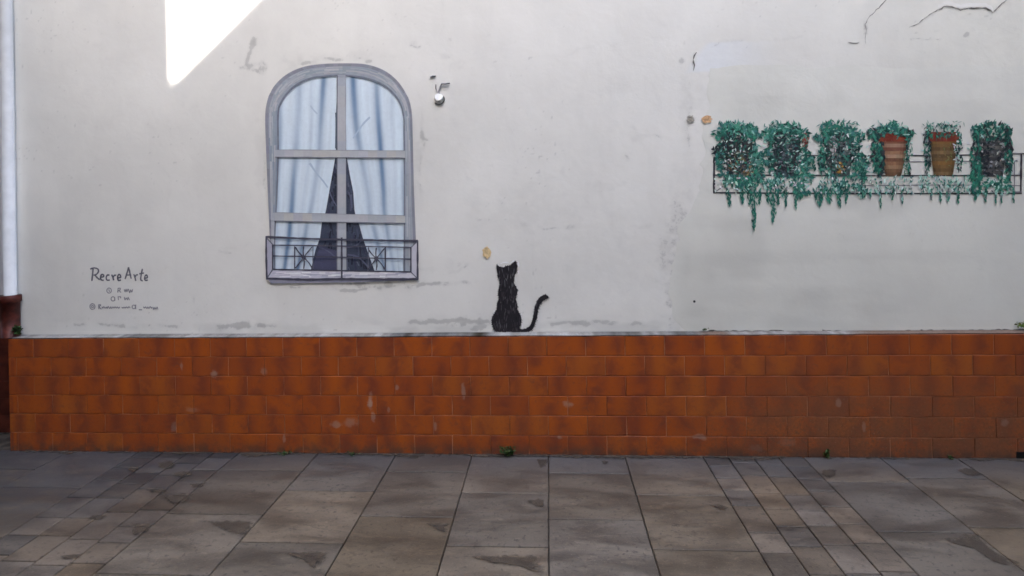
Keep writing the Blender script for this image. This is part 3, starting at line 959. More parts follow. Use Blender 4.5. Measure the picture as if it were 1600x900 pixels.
bar_px('transom', 429, 332, 633, 337, 633, 349, 429, 345.5, warm, pw, 9.4)
# sill tray and railing
mb = MB()
tray = paint(170, 170, 182)
mb.poly([W(*p_, lay(10.4)) for p_ in ((416, 371), (426, 382), (426, 421), (417, 435))], paint(150, 150, 164))
mb.poly([W(*p_, lay(10.4)) for p_ in ((417, 435), (427, 422), (533, 424), (533, 435))], tray)
mb.poly([W(*p_, lay(10.4)) for p_ in ((535, 435), (535, 424), (642, 426), (652, 435))], paint(180, 180, 188))
mb.poly([W(*p_, lay(10.4)) for p_ in ((652, 377), (642, 388), (642, 425), (652, 435))], paint(168, 168, 178))
mb.poly([W(*p_, lay(10.2)) for p_ in ((417, 436), (424, 443), (560, 441), (650, 438), (653, 435))], paint(120, 122, 136))
for k in range(40):
    x0 = random.uniform(424, 635); y0 = random.uniform(426, 433)
    ribbon(mb, [(x0, y0), (x0 + random.uniform(8, 26), y0 + random.uniform(-.5, .5))], random.uniform(.8, 2), jit(paint(*random.choice(((190, 190, 200), (150, 152, 168), (205, 205, 210)))), .05), lay(11))
mb.build('sill', M_paint, pw)
rail = MB().build('railing', M_paint, pw) if False else None
railing = bpy.data.objects.new('railing', None)
COL.objects.link(railing)
railing.parent = pw
railing.matrix_parent_inverse = Matrix.Translation(-Vector(pw.location))
def stroke(name, pts, wd, col, parent, k, wob=.25, step=7, sm=True):
    mb = MB()
    P = resample(pts, step)
    ribbon(mb, P, [wd * random.uniform(1 - wob, 1 + wob) for _ in P], col, k if k < 1 else lay(k))
    o = mb.build(name, M_paint)
    o.parent = parent
    o.matrix_parent_inverse = Matrix.Translation(-Vector(pw.location)) if parent is pw else Matrix.Identity(4)
    if parent is not pw and parent.parent is None:
        o.matrix_parent_inverse = Matrix.Translation(-Vector(parent.location))
    return o
iron = paint(62, 62, 74)
iron2 = paint(84, 86, 98)
for pts, wd, cc in (([(415.5, 370), (480, 373), (560, 375), (653, 376.5)], 3.0, iron), ([(415.8, 369), (416, 400), (417, 437)], 2.8, iron), ([(416, 435), (480, 437), (534, 436), (600, 436.5), (653, 436)], 3.6, iron),
                    ([(652.5, 376), (652.5, 437)], 2.8, iron), ([(426, 382), (426, 421)], 2.2, iron), ([(642, 387), (642, 425)], 2.2, iron), ([(416, 371), (426, 382)], 1.6, iron2), ([(417, 435), (426, 421)], 1.6, iron2),
                    ([(652, 377), (642, 387)], 1.6, iron2), ([(652, 435), (642, 425)], 1.6, iron2), ([(426, 383), (534, 384.5), (642, 386.5)], 1.9, iron), ([(427, 400), (500, 401), (642, 405)], 1.9, iron),
                    ([(427, 421), (534, 423), (642, 425)], 2.2, iron), ([(533.8, 371), (534, 436)], 2.8, iron), ([(460.4, 385), (460.4, 420)], 2.0, iron), ([(602, 386), (602, 424)], 2.0, iron), ([(489, 384), (489, 420)], 1.3, iron2),
                    ([(576, 386), (575, 424)], 1.4, iron2), ([(631, 388), (631, 424)], 1.2, iron2)):
    o = stroke('bar', pts, wd, cc, railing, 12)
for (cx, cy) in ((474.5, 402), (588, 404)):
    mb = MB()
    for (ax, ay) in ((-13, -16), (13, -16), (-13, 17), (13, 17), (0, -17), (0, 18)):
        P = smooth_line([(cx, cy), (cx + ax * .55 + ay * .05, cy + ay * .5), (cx + ax, cy + ay)], 3)
        ribbon(mb, P, 1.9, iron, lay(12.5), .25)
    ribbon(mb, [(cx - 3, cy - 1), (cx + 3, cy + 1)], 5, iron, lay(12.7))
    o = mb.build('scroll_star', M_paint)
    o.parent = railing

# ------------------------------------------------------------------ MURAL 2: the black cat
catp = [(295, 243), (322, 256), (350, 262), (375, 250), (405, 246), (430, 226), (454, 209), (467, 250), (464, 290), (448, 330), (441, 385), (455, 415), (470, 450), (464, 485), (456, 520), (467, 570), (471, 615), (490, 650), (500, 690),
        (496, 735), (487, 762), (520, 772), (555, 758), (578, 735), (594, 690), (604, 640), (614, 580), (630, 540), (655, 510), (690, 489), (715, 495), (726, 514), (710, 525), (681, 540), (656, 570), (640, 620), (630, 670), (616, 720),
        (600, 762), (570, 790), (530, 799), (470, 797), (400, 795), (330, 796), (282, 786), (262, 750), (254, 710), (262, 670), (280, 635), (298, 605), (300, 560), (313, 520), (308, 480), (316, 430), (323, 400), (312, 350), (300, 300)]
cat_px = [(720 + a / 5.294, 368.3 + b_ / 5.294) for a, b_ in catp]
cat = thing('painted_cat', W(795, 519), 'black cat painted on the wall, sitting on the ledge seen from behind, tail raised', 'cat mural')
sm_ = smooth_line(cat_px, 5, True)
sm_ = [(a + random.gauss(0, .28), b_ + random.gauss(0, .28)) for a, b_ in sm_]
mb = MB()
mb.poly([W(*p_, lay(3)) for p_ in sm_], paint(30, 27, 31))
def inside(p_, poly):
    x, y = p_; r = False
    for i in range(len(poly)):
        x1, y1 = poly[i]; x2, y2 = poly[i - 1]
        if (y1 > y) != (y2 > y) and x < (x2 - x1) * (y - y1) / (y2 - y1) + x1: r = not r
    return r
for k in range(420):
    x0 = random.uniform(768, 858); y0 = random.uniform(410, 519)
    dx_, dy_ = random.uniform(-1.6, 1.6), random.uniform(3, 9)
    if inside((x0, y0), sm_) and inside((x0 + dx_, y0 + dy_), sm_):
        hd = y0 < 448
        cc = random.choice(((74, 74, 80), (52, 50, 55), (40, 38, 44), (20, 18, 22), (88, 88, 92)) if hd else ((20, 18, 22), (42, 39, 44), (54, 51, 56), (26, 23, 28), (62, 59, 64), (74, 72, 76)))
        ribbon(mb, [(x0, y0), (x0 + dx_ * .5, y0 + dy_ * .5), (x0 + dx_, y0 + dy_)], [.5, random.uniform(.8, 1.7), .4], paint(*cc), lay(3.8))
mb.build('body', M_paint, cat)
# stray fur at the outline
mb = MB()
for i in range(0, len(sm_), 1):
    if random.random() < .75:
        a = np.array(sm_[i]); bq = np.array(sm_[(i + 1) % len(sm_)])
        d = bq - a; nn = np.array([d[1], -d[0]]) / (np.linalg.norm(d) + 1e-6)
        if inside(tuple(a + nn * 2), sm_): nn = -nn
        tip = a + nn * random.uniform(.8, 2.2) + np.array([0, random.uniform(0, 2)])
        ribbon(mb, [tuple(a - nn), tuple(tip)], [1.3, .2], paint(34, 31, 35), lay(3.4))
mb.build('fur', M_paint, cat)
mb = MB()
for pts in ([(782, 412), (788, 410), (795, 411)], [(796, 412), (801, 409), (804, 408)], [(799, 410), (803, 407)]):
    ribbon(mb, smooth_line(pts, 3), 1.5, paint(214, 214, 214), lay(2), .3)
for k in range(26):
    i = random.randrange(len(sm_)); a = np.array(sm_[i])
    if a[1] < 512 and a[0] < 815:
        off = np.array([-2.6 if a[0] < 793 else 2.6, 0])
        ribbon(mb, [tuple(a + off), tuple(a + off + np.array([random.uniform(-.6, .6), random.uniform(4, 9)]))], random.uniform(.8, 1.8), paint(206, 206, 208), lay(1.6))
mb.build('chalk_halo', M_paint, cat)

# ------------------------------------------------------------------ MURAL 3: plant pots on a railing
YM = YPT                              # this mural is on the repaired coat
def lm(k): return YM - .0008 * k - .0008
pr = thing('painted_railing', W(1347, 303), 'thin black painted balcony railing carrying six plant pots, on the right', 'railing mural')
pink = paint(48, 46, 52)
pink2 = paint(96, 96, 102)
for pts, wd, cc in (([(1116, 245), (1115.5, 302)], 3.2, pink), ([(1115, 301), (1230, 302), (1347, 302.5), (1480, 302.5), (1597, 302)], 2.4, pink), ([(1347, 243), (1346.5, 302)], 3.0, pink), ([(1596, 240), (1595, 303)], 3.2, pink),
                    ([(1116, 273.5), (1347, 274.5)], 2.2, pink), ([(1347, 274.5), (1596, 274)], 2.0, pink), ([(1116, 246), (1230, 243), (1347, 243.5)], 2.0, pink), ([(1347, 243.5), (1480, 243), (1570, 240.5), (1640, 240)], 2.0, pink),
                    ([(1347, 253), (1470, 252.5), (1590, 251)], 1.3, pink2), ([(1347, 290), (1470, 289), (1596, 290)], 1.2, pink2), ([(1117, 247), (1128, 260)], 1.8, pink), ([(1116, 301), (1130, 291)], 1.4, pink2), ([(1585, 252), (1585, 298)], 1.3, pink2),
                    ([(1579, 255), (1579, 296)], 1.0, pink2), ([(1585, 300), (1597, 300)], 2.0, pink2)):
    stroke('bar', pts, wd, cc, pr, lm(1))

TEAL = ((36, 104, 88), (46, 116, 98), (30, 86, 76), (66, 128, 112), (44, 92, 88), (24, 74, 64), (86, 138, 126), (58, 108, 106))
DEEP = ((26, 42, 44), (34, 34, 42), (40, 48, 52), (28, 54, 54), (46, 44, 50), (22, 62, 58))
GREY = ((112, 116, 120), (140, 142, 142), (92, 98, 104), (160, 160, 158), (120, 116, 110))
PALE = ((150, 182, 174), (172, 192, 186), (186, 190, 192), (128, 168, 158), (190, 182, 190))
OCHRE = ((120, 98, 62), (138, 112, 74), (98, 82, 56), (150, 128, 92))
def dab(mb, x, y, l, wd, ang, col, k):
    d = np.array([math.cos(ang), math.sin(ang)]); n_ = np.array([-d[1], d[0]])
    c0 = np.array([x, y])
    pts = [c0 - d * l / 2, c0 - d * l * .1 + n_ * wd / 2, c0 + d * l / 2, c0 - d * l * .05 - n_ * wd / 2]
    mb.poly([W(*p_, lm(k)) for p_ in pts], jit(tuple(x * .8 for x in paint(*col)) if max(col) < 160 else paint(*col), .2))
def scatter(mb, n_, cx, cy, rx, ry, pal, k, l=(6, 13), wd=(2.4, 5), ang=None, shape='ell'):
    n_ = int(n_ * 1.25)
    for _ in range(n_):
        while True:
            a, b_ = random.uniform(-1, 1), random.uniform(-1, 1)
            if shape == 'box' or a * a + b_ * b_ < 1: break
        an = random.uniform(0, math.pi) if ang is None else random.gauss(ang, .5)
        dab(mb, cx + a * rx, cy + b_ * ry, random.uniform(*l), random.uniform(*wd), an, random.choice(pal), k + random.uniform(0, 1.6))
def hang(mb, x, y0, y1, wd, pal, n_):
    for i in range(n_):
        t = (i + random.random()) / n_
        ww = wd * (1 - t * .75)
        dab(mb, x + random.gauss(0, ww * .45), y0 + (y1 - y0) * t, random.uniform(5, 11), random.uniform(1.6, 3.4), random.gauss(math.pi / 2, .35), random.choice(pal), 6 + random.random())
plants = [
 dict(cx=1152, label='leftmost painted plant, dark leaves with a pale speckled pot, overhanging the railing corner', dark=1, pot=None),
 dict(cx=1228, label='second painted plant from the left, dark teal bush with small red leaves at its right', dark=1, pot=None),
 dict(cx=1311, label='third painted plant from the left, teal bush with one small ochre spot low down', dark=.7, pot=None),
 dict(cx=1391, label='painted banded orange clay pot with a red rim, just right of the middle rail post', dark=.2, pot='clay'),
 dict(cx=1472, label='painted ochre brown pot with red rim and short spiky leaves, fifth from the left', dark=.3, pot='ochre'),
 dict(cx=1550, label='rightmost painted plant, grey speckled pot edged by deep green leaves', dark=.9, pot='grey')]
for i, P in enumerate(plants):
    cx = P['cx']
    t = thing('painted_plant', W(cx, 276), P['label'], 'plant mural', 'painted pot plants along the railing mural')
    # pale ground haze of thin paint behind the leaves
    # pot
    mb = MB()
    def pot(top, bot, w0, w1, cols, k=3, rim=None):
        nrow, ncol = 10, 8
        for r in range(nrow):
            for cidx in range(ncol):
                q0, q1 = r / nrow, (r + 1) / nrow
                s0, s1 = cidx / ncol, (cidx + 1) / ncol
                wa, wb = w0 + (w1 - w0) * q0 ** 1.4, w0 + (w1 - w0) * q1 ** 1.4
                base = np.array(paint(*cols[r % len(cols)])) * np.array([.62, .66, .68])
                sh = .42 + .7 * math.sin(math.pi * min(1, (s0 + .14) / 1.15))
                pts = [(cx + PX + (s0 - .5) * wa, top + (bot - top) * q0), (cx + PX + (s1 - .5) * wa, top + (bot - top) * q0), (cx + PX + (s1 - .5) * wb, top + (bot - top) * q1), (cx + PX + (s0 - .5) * wb, top + (bot - top) * q1)]
                mb.poly([W(*p_, lm(k)) for p_ in pts], jit(tuple(base * sh), .12))
        if rim:
            for cidx in range(8):
                s0, s1 = cidx / 8, (cidx + 1) / 8
                pts = [(cx + PX + (s0 - .5) * rim[0], rim[1]), (cx + PX + (s1 - .5) * rim[0], rim[1]), (cx + PX + (s1 - .5) * rim[0] * .94, rim[2]), (cx + PX + (s0 - .5) * rim[0] * .94, rim[2])]
                mb.poly([W(*p_, lm(k + .6)) for p_ in pts], jit(paint(104, 44, 32), .3))
    PX = 0
    if P['pot'] == 'clay':
        PX = 5
        pot(219, 275, 44, 24, ((132, 86, 66), (158, 122, 100), (122, 78, 62), (150, 110, 84), (160, 128, 104), (118, 80, 60), (140, 100, 74), (150, 116, 88), (120, 88, 64), (104, 76, 56)), rim=(50, 208, 221))
    elif P['pot'] == 'ochre':
        PX = 2
        pot(219, 274, 42, 30, ((132, 94, 52), (120, 90, 54), (106, 80, 50), (126, 100, 68), (100, 78, 50), (112, 88, 56)), rim=(52, 206, 221))
    elif P['pot'] == 'grey':
        pot(216, 276, 46, 34, ((84, 82, 82), (66, 66, 68), (100, 97, 94), (74, 74, 76)))
    elif i == 0:
        PX = 2
        pot(218, 277, 44, 34, ((72, 72, 72), (84, 84, 78), (66, 68, 66), (92, 90, 76), (104, 98, 74), (112, 102, 72)))
    elif i == 1:
        pot(216, 277, 46, 34, ((78, 90, 96), (70, 84, 88), (88, 98, 104), (64, 78, 82)))
    else:
        pot(214, 276, 48, 32, ((92, 106, 102), (84, 92, 92), (104, 110, 108), (76, 92, 88)))
    mb.build('pot', M_paint, t)
    # leaves
    mb = MB()
    if P['pot'] == 'clay':
        for _k in range(5):
            scatter(mb, 24, cx + (-26, -12, 2, 16, 27)[_k], (210, 202, 198, 203, 209)[_k] + random.uniform(-3, 2), random.uniform(9, 14), random.uniform(6, 9), random.choice((TEAL, TEAL[3:] + TEAL[:1], TEAL[:3] + DEEP[3:])), 4.6 + _k * .1)
        scatter(mb, 70, cx - 21, 240, 9, 38, TEAL[:4] + DEEP[3:], 4.6, ang=math.pi / 2)
        scatter(mb, 26, cx - 13, 248, 4, 30, DEEP, 4.6, ang=math.pi / 2)
        scatter(mb, 22, cx + 29, 225, 4, 24, PALE[:2] + TEAL, 4.6, l=(4, 8), wd=(1.3, 2.6))
        scatter(mb, 22, cx + 24, 255, 4, 22, ((100, 120, 90), (80, 112, 92)) + TEAL[:2], 4.6, l=(4, 8), wd=(1.3, 2.4))
    elif P['pot'] == 'ochre':
        scatter(mb, 50, cx + 1, 206, 30, 10, TEAL[:4] + DEEP[3:], 4.6, l=(4, 11), wd=(1.5, 3), ang=math.pi / 2, shape='box')
        scatter(mb, 34, cx - 23, 230, 6, 36, DEEP[:4] + GREY[:1], 4.6, l=(5, 10), ang=math.pi / 2)
        scatter(mb, 30, cx + 25, 238, 7, 32, PALE + TEAL[:3], 4.6, l=(4, 8), wd=(1.3, 2.6))
        scatter(mb, 9, cx + 8, 240, 10, 20, ((104, 112, 70), (120, 112, 72)), 4.9, l=(3, 7), wd=(1, 2.2))
    elif P['pot'] == 'grey':
        scatter(mb, 105, cx, 205, 33, 14, TEAL[:3] + TEAL[4:6] + DEEP[3:], 4.6, l=(5, 13), ang=math.pi / 2 + .3)
        scatter(mb, 90, cx - 25, 245, 8, 42, TEAL[:3] + DEEP[3:], 4.6, ang=math.pi / 2)
        scatter(mb, 80, cx + 26, 240, 6, 42, TEAL[:3] + DEEP, 4.6, ang=math.pi / 2)
        scatter(mb, 110, cx, 243, 24, 36, DEEP[:3] + DEEP[:3] + GREY, 4.6, l=(3, 9), wd=(1.5, 4))
        scatter(mb, 26, cx - 12, 250, 6, 20, DEEP[:3], 4.8)
    else:
        dk = P['dark']
        for _k in range(6):
            dx_ = (-27, -16, -4, 7, 18, 28)[_k] + random.uniform(-3, 3)
            scatter(mb, 28, cx + dx_, 201 + (dx_ / 28) ** 2 * 11 + random.uniform(-2, 4), random.uniform(11, 16), random.uniform(7, 12), random.choice((TEAL, TEAL, TEAL[:3] + DEEP[3:], TEAL[3:] + TEAL[:2])), 4.6 + _k * .1)
        scatter(mb, 16, cx, 193, 30, 4, TEAL, 4.6, l=(7, 12), wd=(1.5, 3), ang=math.pi / 2)
        scatter(mb, 80, cx + 2, 245, 37, 36, TEAL, 4.6)
        for sx in (-1, 1): scatter(mb, 30, cx + sx * 27, 250, 6, 26, TEAL + DEEP[3:4], 5.6)
        scatter(mb, int(170 * dk), cx - (2 if i else 6), 238, 27, 36, DEEP[:3] + DEEP + ((20, 46, 44), (52, 62, 66)), 5.2, l=(4, 10), wd=(2, 4.4))
        scatter(mb, 70, cx + 2, 242, 25, 32, GREY + DEEP[3:] + ((70, 92, 96), (60, 84, 82)), 6.6, l=(2.5, 7), wd=(1, 2.6))
        scatter(mb, 44, cx + 2, 240, 30, 34, PALE[:3] + TEAL[6:7] + TEAL[3:4], 6.8, l=(3, 8), wd=(.9, 2.4))
        if i == 0:
            scatter(mb, 30, cx - 26, 232, 12, 12, DEEP[:3], 5)
            scatter(mb, 46, cx + 8, 262, 20, 14, OCHRE + GREY[:2], 5.2, l=(3, 7), wd=(1.2, 3))
        if i == 1:
            scatter(mb, 22, cx + 31, 222, 5, 16, ((134, 62, 50), (120, 70, 60), (96, 46, 44)), 5.2, l=(3, 8), wd=(1.5, 3))
        if i == 2:
            scatter(mb, 20, cx + 3, 263, 6, 10, ((150, 118, 60), (128, 100, 52), (164, 132, 80)), 5.4, l=(4, 9), wd=(2, 4))
            scatter(mb, 16, cx - 8, 228, 5, 18, ((196, 180, 184), (176, 170, 172)), 5.2, l=(4, 9), wd=(1, 2))
    if P['pot'] in ('clay', 'ochre'):
        for sx in (-1, 1):
            scatter(mb, 30, cx + PX + sx * 25, 240, 5, 34, TEAL[:3] + DEEP[3:5], 5.2, l=(5, 11), wd=(1.5, 3.2), ang=math.pi / 2)
    scatter(mb, 14, cx, 204, 34, 14, TEAL[3:4] + TEAL[6:7] + PALE[3:4], 6.4, l=(4, 9), wd=(1.4, 3))
    # ragged light edge touches
    scatter(mb, 60, cx, 240, 40, 50, PALE, 1.2, l=(3, 9), wd=(1.2, 3.4))
    scatter(mb, 18, cx, 196, 36, 8, TEAL[:2] + TEAL[6:] + PALE[3:4], 5, l=(5, 10), wd=(1, 2.2))
    o = mb.build('foliage', M_paint, t)
    o['kind'] = 'stuff'
    # trailing stems under the pot
    mb = MB()
    if i <= 2:
        for _k in range(8):
            scatter(mb, 26, cx + 8 + random.uniform(-42, 42), random.uniform(280, 300), random.uniform(7, 14), random.uniform(6, 13), random.choice((TEAL, TEAL[3:] + PALE[3:4], TEAL[:5], TEAL + PALE[:1])), 5 + _k * .1, l=(4, 10), wd=(1.8, 3.8), ang=math.pi / 2)
        scatter(mb, 40, cx + 36, 262, 10, 26, TEAL[2:7], 4.6)
        scatter(mb, 30, cx, 290, 36, 12, PALE + GREY[1:4], 6, l=(3, 7), wd=(1.5, 3.5), shape='box')
    else:
        scatter(mb, 75 if i != 4 else 95, cx + (0 if i != 5 else -8), 289, 36, 14, PALE[:4] + TEAL[3:4] + TEAL[6:], 5, l=(4, 9), wd=(1.4, 3), ang=math.pi / 2, shape='box')
        scatter(mb, 20, cx, 292, 34, 10, DEEP[3:] + TEAL[:2], 5.6, l=(3, 8), wd=(1, 2.2), shape='box')
    if i == 5:
        scatter(mb, 60, cx - 24, 282, 10, 24, TEAL[:3], 5.4, ang=math.pi / 2)
        scatter(mb, 34, cx + 10, 287, 22, 10, TEAL[:4], 5.4)
    tr_ = {0: ((1139, 322, 8), (1160, 318, 6), (1178, 358, 8), (1172, 320, 6), (1187, 318, 5)),
           1: ((1200, 316, 5), (1209, 346, 9), (1228, 322, 6), (1244, 326, 4), (1216, 320, 5)),
           2: ((1283, 322, 10), (1296, 316, 8), (1312, 322, 6), (1322, 318, 4), (1275, 312, 5)),
           3: ((1376, 324, 3), (1410, 318, 2), (1360, 310, 3), (1395, 312, 3)),
           4: ((1455, 312, 3), (1470, 316, 5), (1482, 314, 4), (1497, 318, 3)),
           5: ((1524, 312, 6), (1540, 314, 3), (1556, 318, 2), (1565, 316, 2), (1584, 316, 3))}[i]
    for (hx, hy, hw) in tr_:
        hang(mb, hx, 296, hy, hw, TEAL[:6] if i < 3 else TEAL[:3] + PALE[3:4] + GREY[:1], int(6 + (hy - 296) * .45 * max(1, hw / 5)))
    o = mb.build('trailing_stems', M_paint, t)
    o['kind'] = 'stuff'

# ------------------------------------------------------------------ the painter's signature
sg = thing('painted_signature', W(190, 460), "painter's handwritten grey signature in four lines low on the wall, left of the window", 'signature')
ink = paint(76, 76, 84, 1.9)
def letters(name, strokes, wd, col):
    mb = MB()
    for s_ in strokes:
        P = smooth_line(s_, 4) if len(s_) > 2 else resample(s_, 3)
        ribbon(mb, P, wd, col, lay(1), .18)
    return mb.build(name, M_paint, sg)
letters('lettering', [
    [(145.5, 420), (144.6, 429), (143.5, 439)], [(141, 420.5), (147, 418.6), (153, 420.5), (153.6, 425), (150, 429), (146, 430)], [(148, 429.5), (152, 434), (156, 437)],
    [(157, 433), (161.5, 432.5), (162, 430), (159.5, 428.8), (157, 432), (158, 437), (162, 438)],
    [(171, 430), (168, 429.8), (166, 433), (167, 437.5), (171.5, 437.5)],
    [(174.5, 429), (176.5, 434), (177.6, 438)], [(176.6, 433.5), (179, 430), (181.5, 430.5)],
    [(184, 434), (188.2, 433.5), (188, 430), (185.5, 429), (183.8, 433), (185, 438), (189, 437.5)],
    [(195.5, 436), (198, 428), (201, 417.5)], [(201, 417.5), (203, 427), (205, 435.5)], [(197, 430), (204, 429.5)],
    [(209, 428.5), (211, 434), (212, 439)], [(211, 433), (213, 429.5), (215.5, 429.5)],
    [(222.5, 420), (220.5, 430), (220, 437), (223, 439)], [(217.5, 428), (225, 426.5)],
    [(226, 434.5), (230, 434), (229.8, 430.6), (227.5, 430), (226, 434), (227, 438), (231, 437.5)]], 2.3, ink)
faint = paint(112, 112, 118, 1.8)
def scrib(x0, x1, y, h, n_):
    P = []
    for k in range(n_ + 1):
        x = x0 + (x1 - x0) * k / n_
        P.append((x + random.uniform(-.4, .4), y + (h / 2 if k % 2 else -h / 2) * random.uniform(.4, 1.0)))
    return P
ring = lambda cx, cy, r: [(cx + r * math.cos(a * .9), cy + r * 1.1 * math.sin(a * .9)) for a in range(8)]
letters('lettering', [ring(170.5, 454, 3.6), [(170, 452), (171, 456)], [(184, 457), (184.5, 450)], [(184, 450.5), (188, 450.5), (187, 453.5), (184.5, 453.8)], [(186, 454), (189, 457)], scrib(194, 200, 454, 6, 4), scrib(201, 207, 454.5, 6.5, 4)], 1.4, faint)
letters('lettering', [ring(176.5, 467, 3), [(179, 464), (179.5, 470)], [(184.5, 463), (185, 469)], [(184.6, 464), (188, 463.5), (188.5, 466)], scrib(194, 202, 467, 6, 5)], 1.4, faint)
letters('lettering', [ring(144.5, 479, 4), ring(144.5, 479, 1.6), [(154, 476), (154.5, 483)], [(154, 476), (157.5, 476.5), (155, 479.5), (158.5, 483)], scrib(159, 187, 480.5, 3.6, 16), scrib(190, 203, 480.5, 2.6, 7), ring(209, 479.5, 2.6), [(212, 476), (212, 483)],
                     [(217, 484), (222, 484)], scrib(224, 238, 480.5, 3.4, 8), scrib(239, 247, 481.5, 4.6, 5)], 1.4, faint)

# ------------------------------------------------------------------ old fixing with a capped cable end
fx = thing('cable_stub', W(684, 150), 'small broken fixing with a round white capped end, right of the painted window arch', 'cable fixing')
b = MB()
x0, _, z0 = W(686, 153); b.tube([(x0, YW + .002, z0), (x0, YW - .016, z0), (x0, YW - .020, z0 + .001)], [.0215, .0215, .018], 16)
b.build('cap', simple('white_cap', (.84, .84, .80), .8, .15, .08, 30), fx)
b = MB()
pts = []
for k in range(15):
    a = math.radians(35 - k * 12.5)
    x1, _, z1 = W(686 + 8.2 * math.cos(a), 155 - 8.2 * math.sin(a) * 1.05)
    pts.append((x1, YW - .006, z1))
b.tube(pts, [.0015] + [.0036] * 13 + [.0015], 8)
b.build('ring', simple('cap_shadow', (.10, .10, .085), .6, .3), fx, True)  # dark crescent modelled as the cap's shadow at lower right
b = MB()
P = [W(u, v_, YW - .010) for u, v_ in ((703, 130), (696, 131), (690, 131), (688, 136), (686, 142), (684, 148))]
b.tube(P, [.003, .005, .0055, .005, .0045, .004], 8)
b.build('bent_wire', simple('grey_wire', (.30, .29, .29), .6, .3), fx, True)
b = MB()
P = [W(u, v_, YW - .006) for u, v_ in ((672, 121), (676, 119.5), (681, 119))]
b.tube(P, [.003, .0055, .003], 8)
b.build('wall_plug', simple('plug_grey', (.16, .16, .16), .7, .2), fx, True)
b = MB()
P = [W(u, v_, YW - .006) for u, v_ in ((681, 132), (681, 138), (684, 144), (687, 146))]
b.tube(P, .003, 8)
b.build('clip', simple('clip_pink', (.42, .36, .38), .6, .3), fx, True)

# ------------------------------------------------------------------ weeds
def weed(loc, n_, size, spread, label, tint=(1, 1, 1), flat=.0):
    t = thing('weed', loc, label, 'weed', 'weeds growing along the plinth')
    mb = MB()
    L = Vector(loc)
    st = MB()
    for k in range(n_):
        a = random.uniform(0, 2 * math.pi)
        h = size * random.uniform(.35, 1)
        tip = L + Vector((math.cos(a) * spread * random.random(), -abs(math.sin(a)) * spread * random.random() * .8 - .004, h))
        if k % 3 == 0: st.tube([L + Vector((0, -.003, 0)), (L + tip) / 2 + Vector((0, 0, h * .1)), tip], [.0014, .001, .0006], 4)
        for m_ in range(3):
            p0 = L.lerp(tip, random.uniform(.45, 1))
            d = Vector((random.gauss(0, 1), random.gauss(-.4, .8), random.gauss(.2, .7))).normalized()
            s_ = d.cross(Vector((random.gauss(0, 1), random.gauss(0, 1), random.gauss(0, 1)))).normalized()
            ln = random.uniform(.010, .020) * (size / .045) ** .5
            cc = tuple(x * random.uniform(.6, 1.3) for x in tint)
            mb.poly([p0, p0 + d * ln * .45 + s_ * ln * .3, p0 + d * ln, p0 + d * ln * .45 - s_ * ln * .3], cc)
    o = mb.build('leaves', M_weed, t); o['kind'] = 'stuff'
    st.build('stem', M_weed, t)
def foot(u): 
    return (W(u, 713, YP)[0], YP - .008, 0.0)
weed(foot(795), 60, .055, .045, 'largest green weed at the plinth foot, below the cat')
weed(foot(1290), 20, .045, .016, 'small olive green weed at the plinth foot below the leftmost two plant pots', (1.0, .9, .7))
weed(foot(1482), 10, .025, .014, 'tiny olive weed at the plinth foot, right of the other weeds', (.9, .85, .6))
weed(foot(447), 26, .02, .05, 'flat dark green weed in the joint at the plinth foot, below the painted window', (.6, .7, .6))
weed(foot(553), 20, .016, .05, 'low dark weed in the plinth foot joint between window and cat', (.5, .5, .45))
x0, _, z0 = W(28, 525, YP + .03)
weed((x0 + .004, YP + .028, ZT + .012), 40, .055, .032, 'dark green weed beside the red pipe foot, on the plinth end', (.55, .75, .6))
x0 = W(1592, 515)[0]
weed((x0, YW - .012, ZT + .02), 26, .035, .05, 'yellow green moss tuft on the ledge at the right edge', (2.4, 2.0, 1.1))
x0 = W(1100, 519)[0]
weed((x0, YW - .02, ZT + .016), 16, .010, .03, 'thin dark moss on the ledge at the start of the plaster repair', (.8, .75, .6))

# ------------------------------------------------------------------ houses across the yard: they cast the shade on the wall
YO = -6.0
def across(u, v_):
    P = Vector(W(u, v_)); t = (YO - P.y) / SUN.y
    return P + SUN * t
A = across(267, 60); Bp = across(270, 121); C_ = across(276, 121); D = across(405, -7)
slope = (D.z - C_.z) / (D.x - C_.x)
gx0 = C_.x; gz0 = C_.z
wg = 8.4
ridge = (gx0 + wg / 2, gz0 + slope * wg / 2)
gh = thing('gabled_house', (gx0 + wg / 2, YO, 0), 'pale gabled house across the yard, behind the camera, shading the wall', 'house')
def prism(mb, prof_xz, y0, y1):
    n_ = len(prof_xz)
    v_ = [(x, y0, z) for x, z in prof_xz] + [(x, y1, z) for x, z in prof_xz]
    f_ = [tuple(range(n_)), tuple(range(2 * n_ - 1, n_ - 1, -1))] + [(i, i + n_, (i + 1) % n_ + n_, (i + 1) % n_) for i in range(n_)]
    mb.add(v_, f_)
b = MB()
prism(b, [(Bp.x, -.014), (gx0 + wg, -.014), (gx0 + wg, gz0 - .1), (ridge[0], ridge[1] - .1), (gx0, gz0 - .1), (Bp.x, gz0 - .1)], YO - .03, YO - 8)
b.build('wall', M_house, gh)
b = MB()
prism(b, [(Bp.x, gz0 - .1), (gx0, gz0 - .1), (ridge[0], ridge[1] - .1), (ridge[0], ridge[1]), (gx0, gz0), (Bp.x, gz0)], YO + .0, YO - 8.1)
prism(b, [(ridge[0] + .002, ridge[1] - .1), (gx0 + wg + .3, gz0 - .1 - .3 * slope), (gx0 + wg + .3, gz0 - .3 * slope), (ridge[0] + .002, ridge[1])], YO + .0, YO - 8.1)
b.build('roof', M_roof, gh)
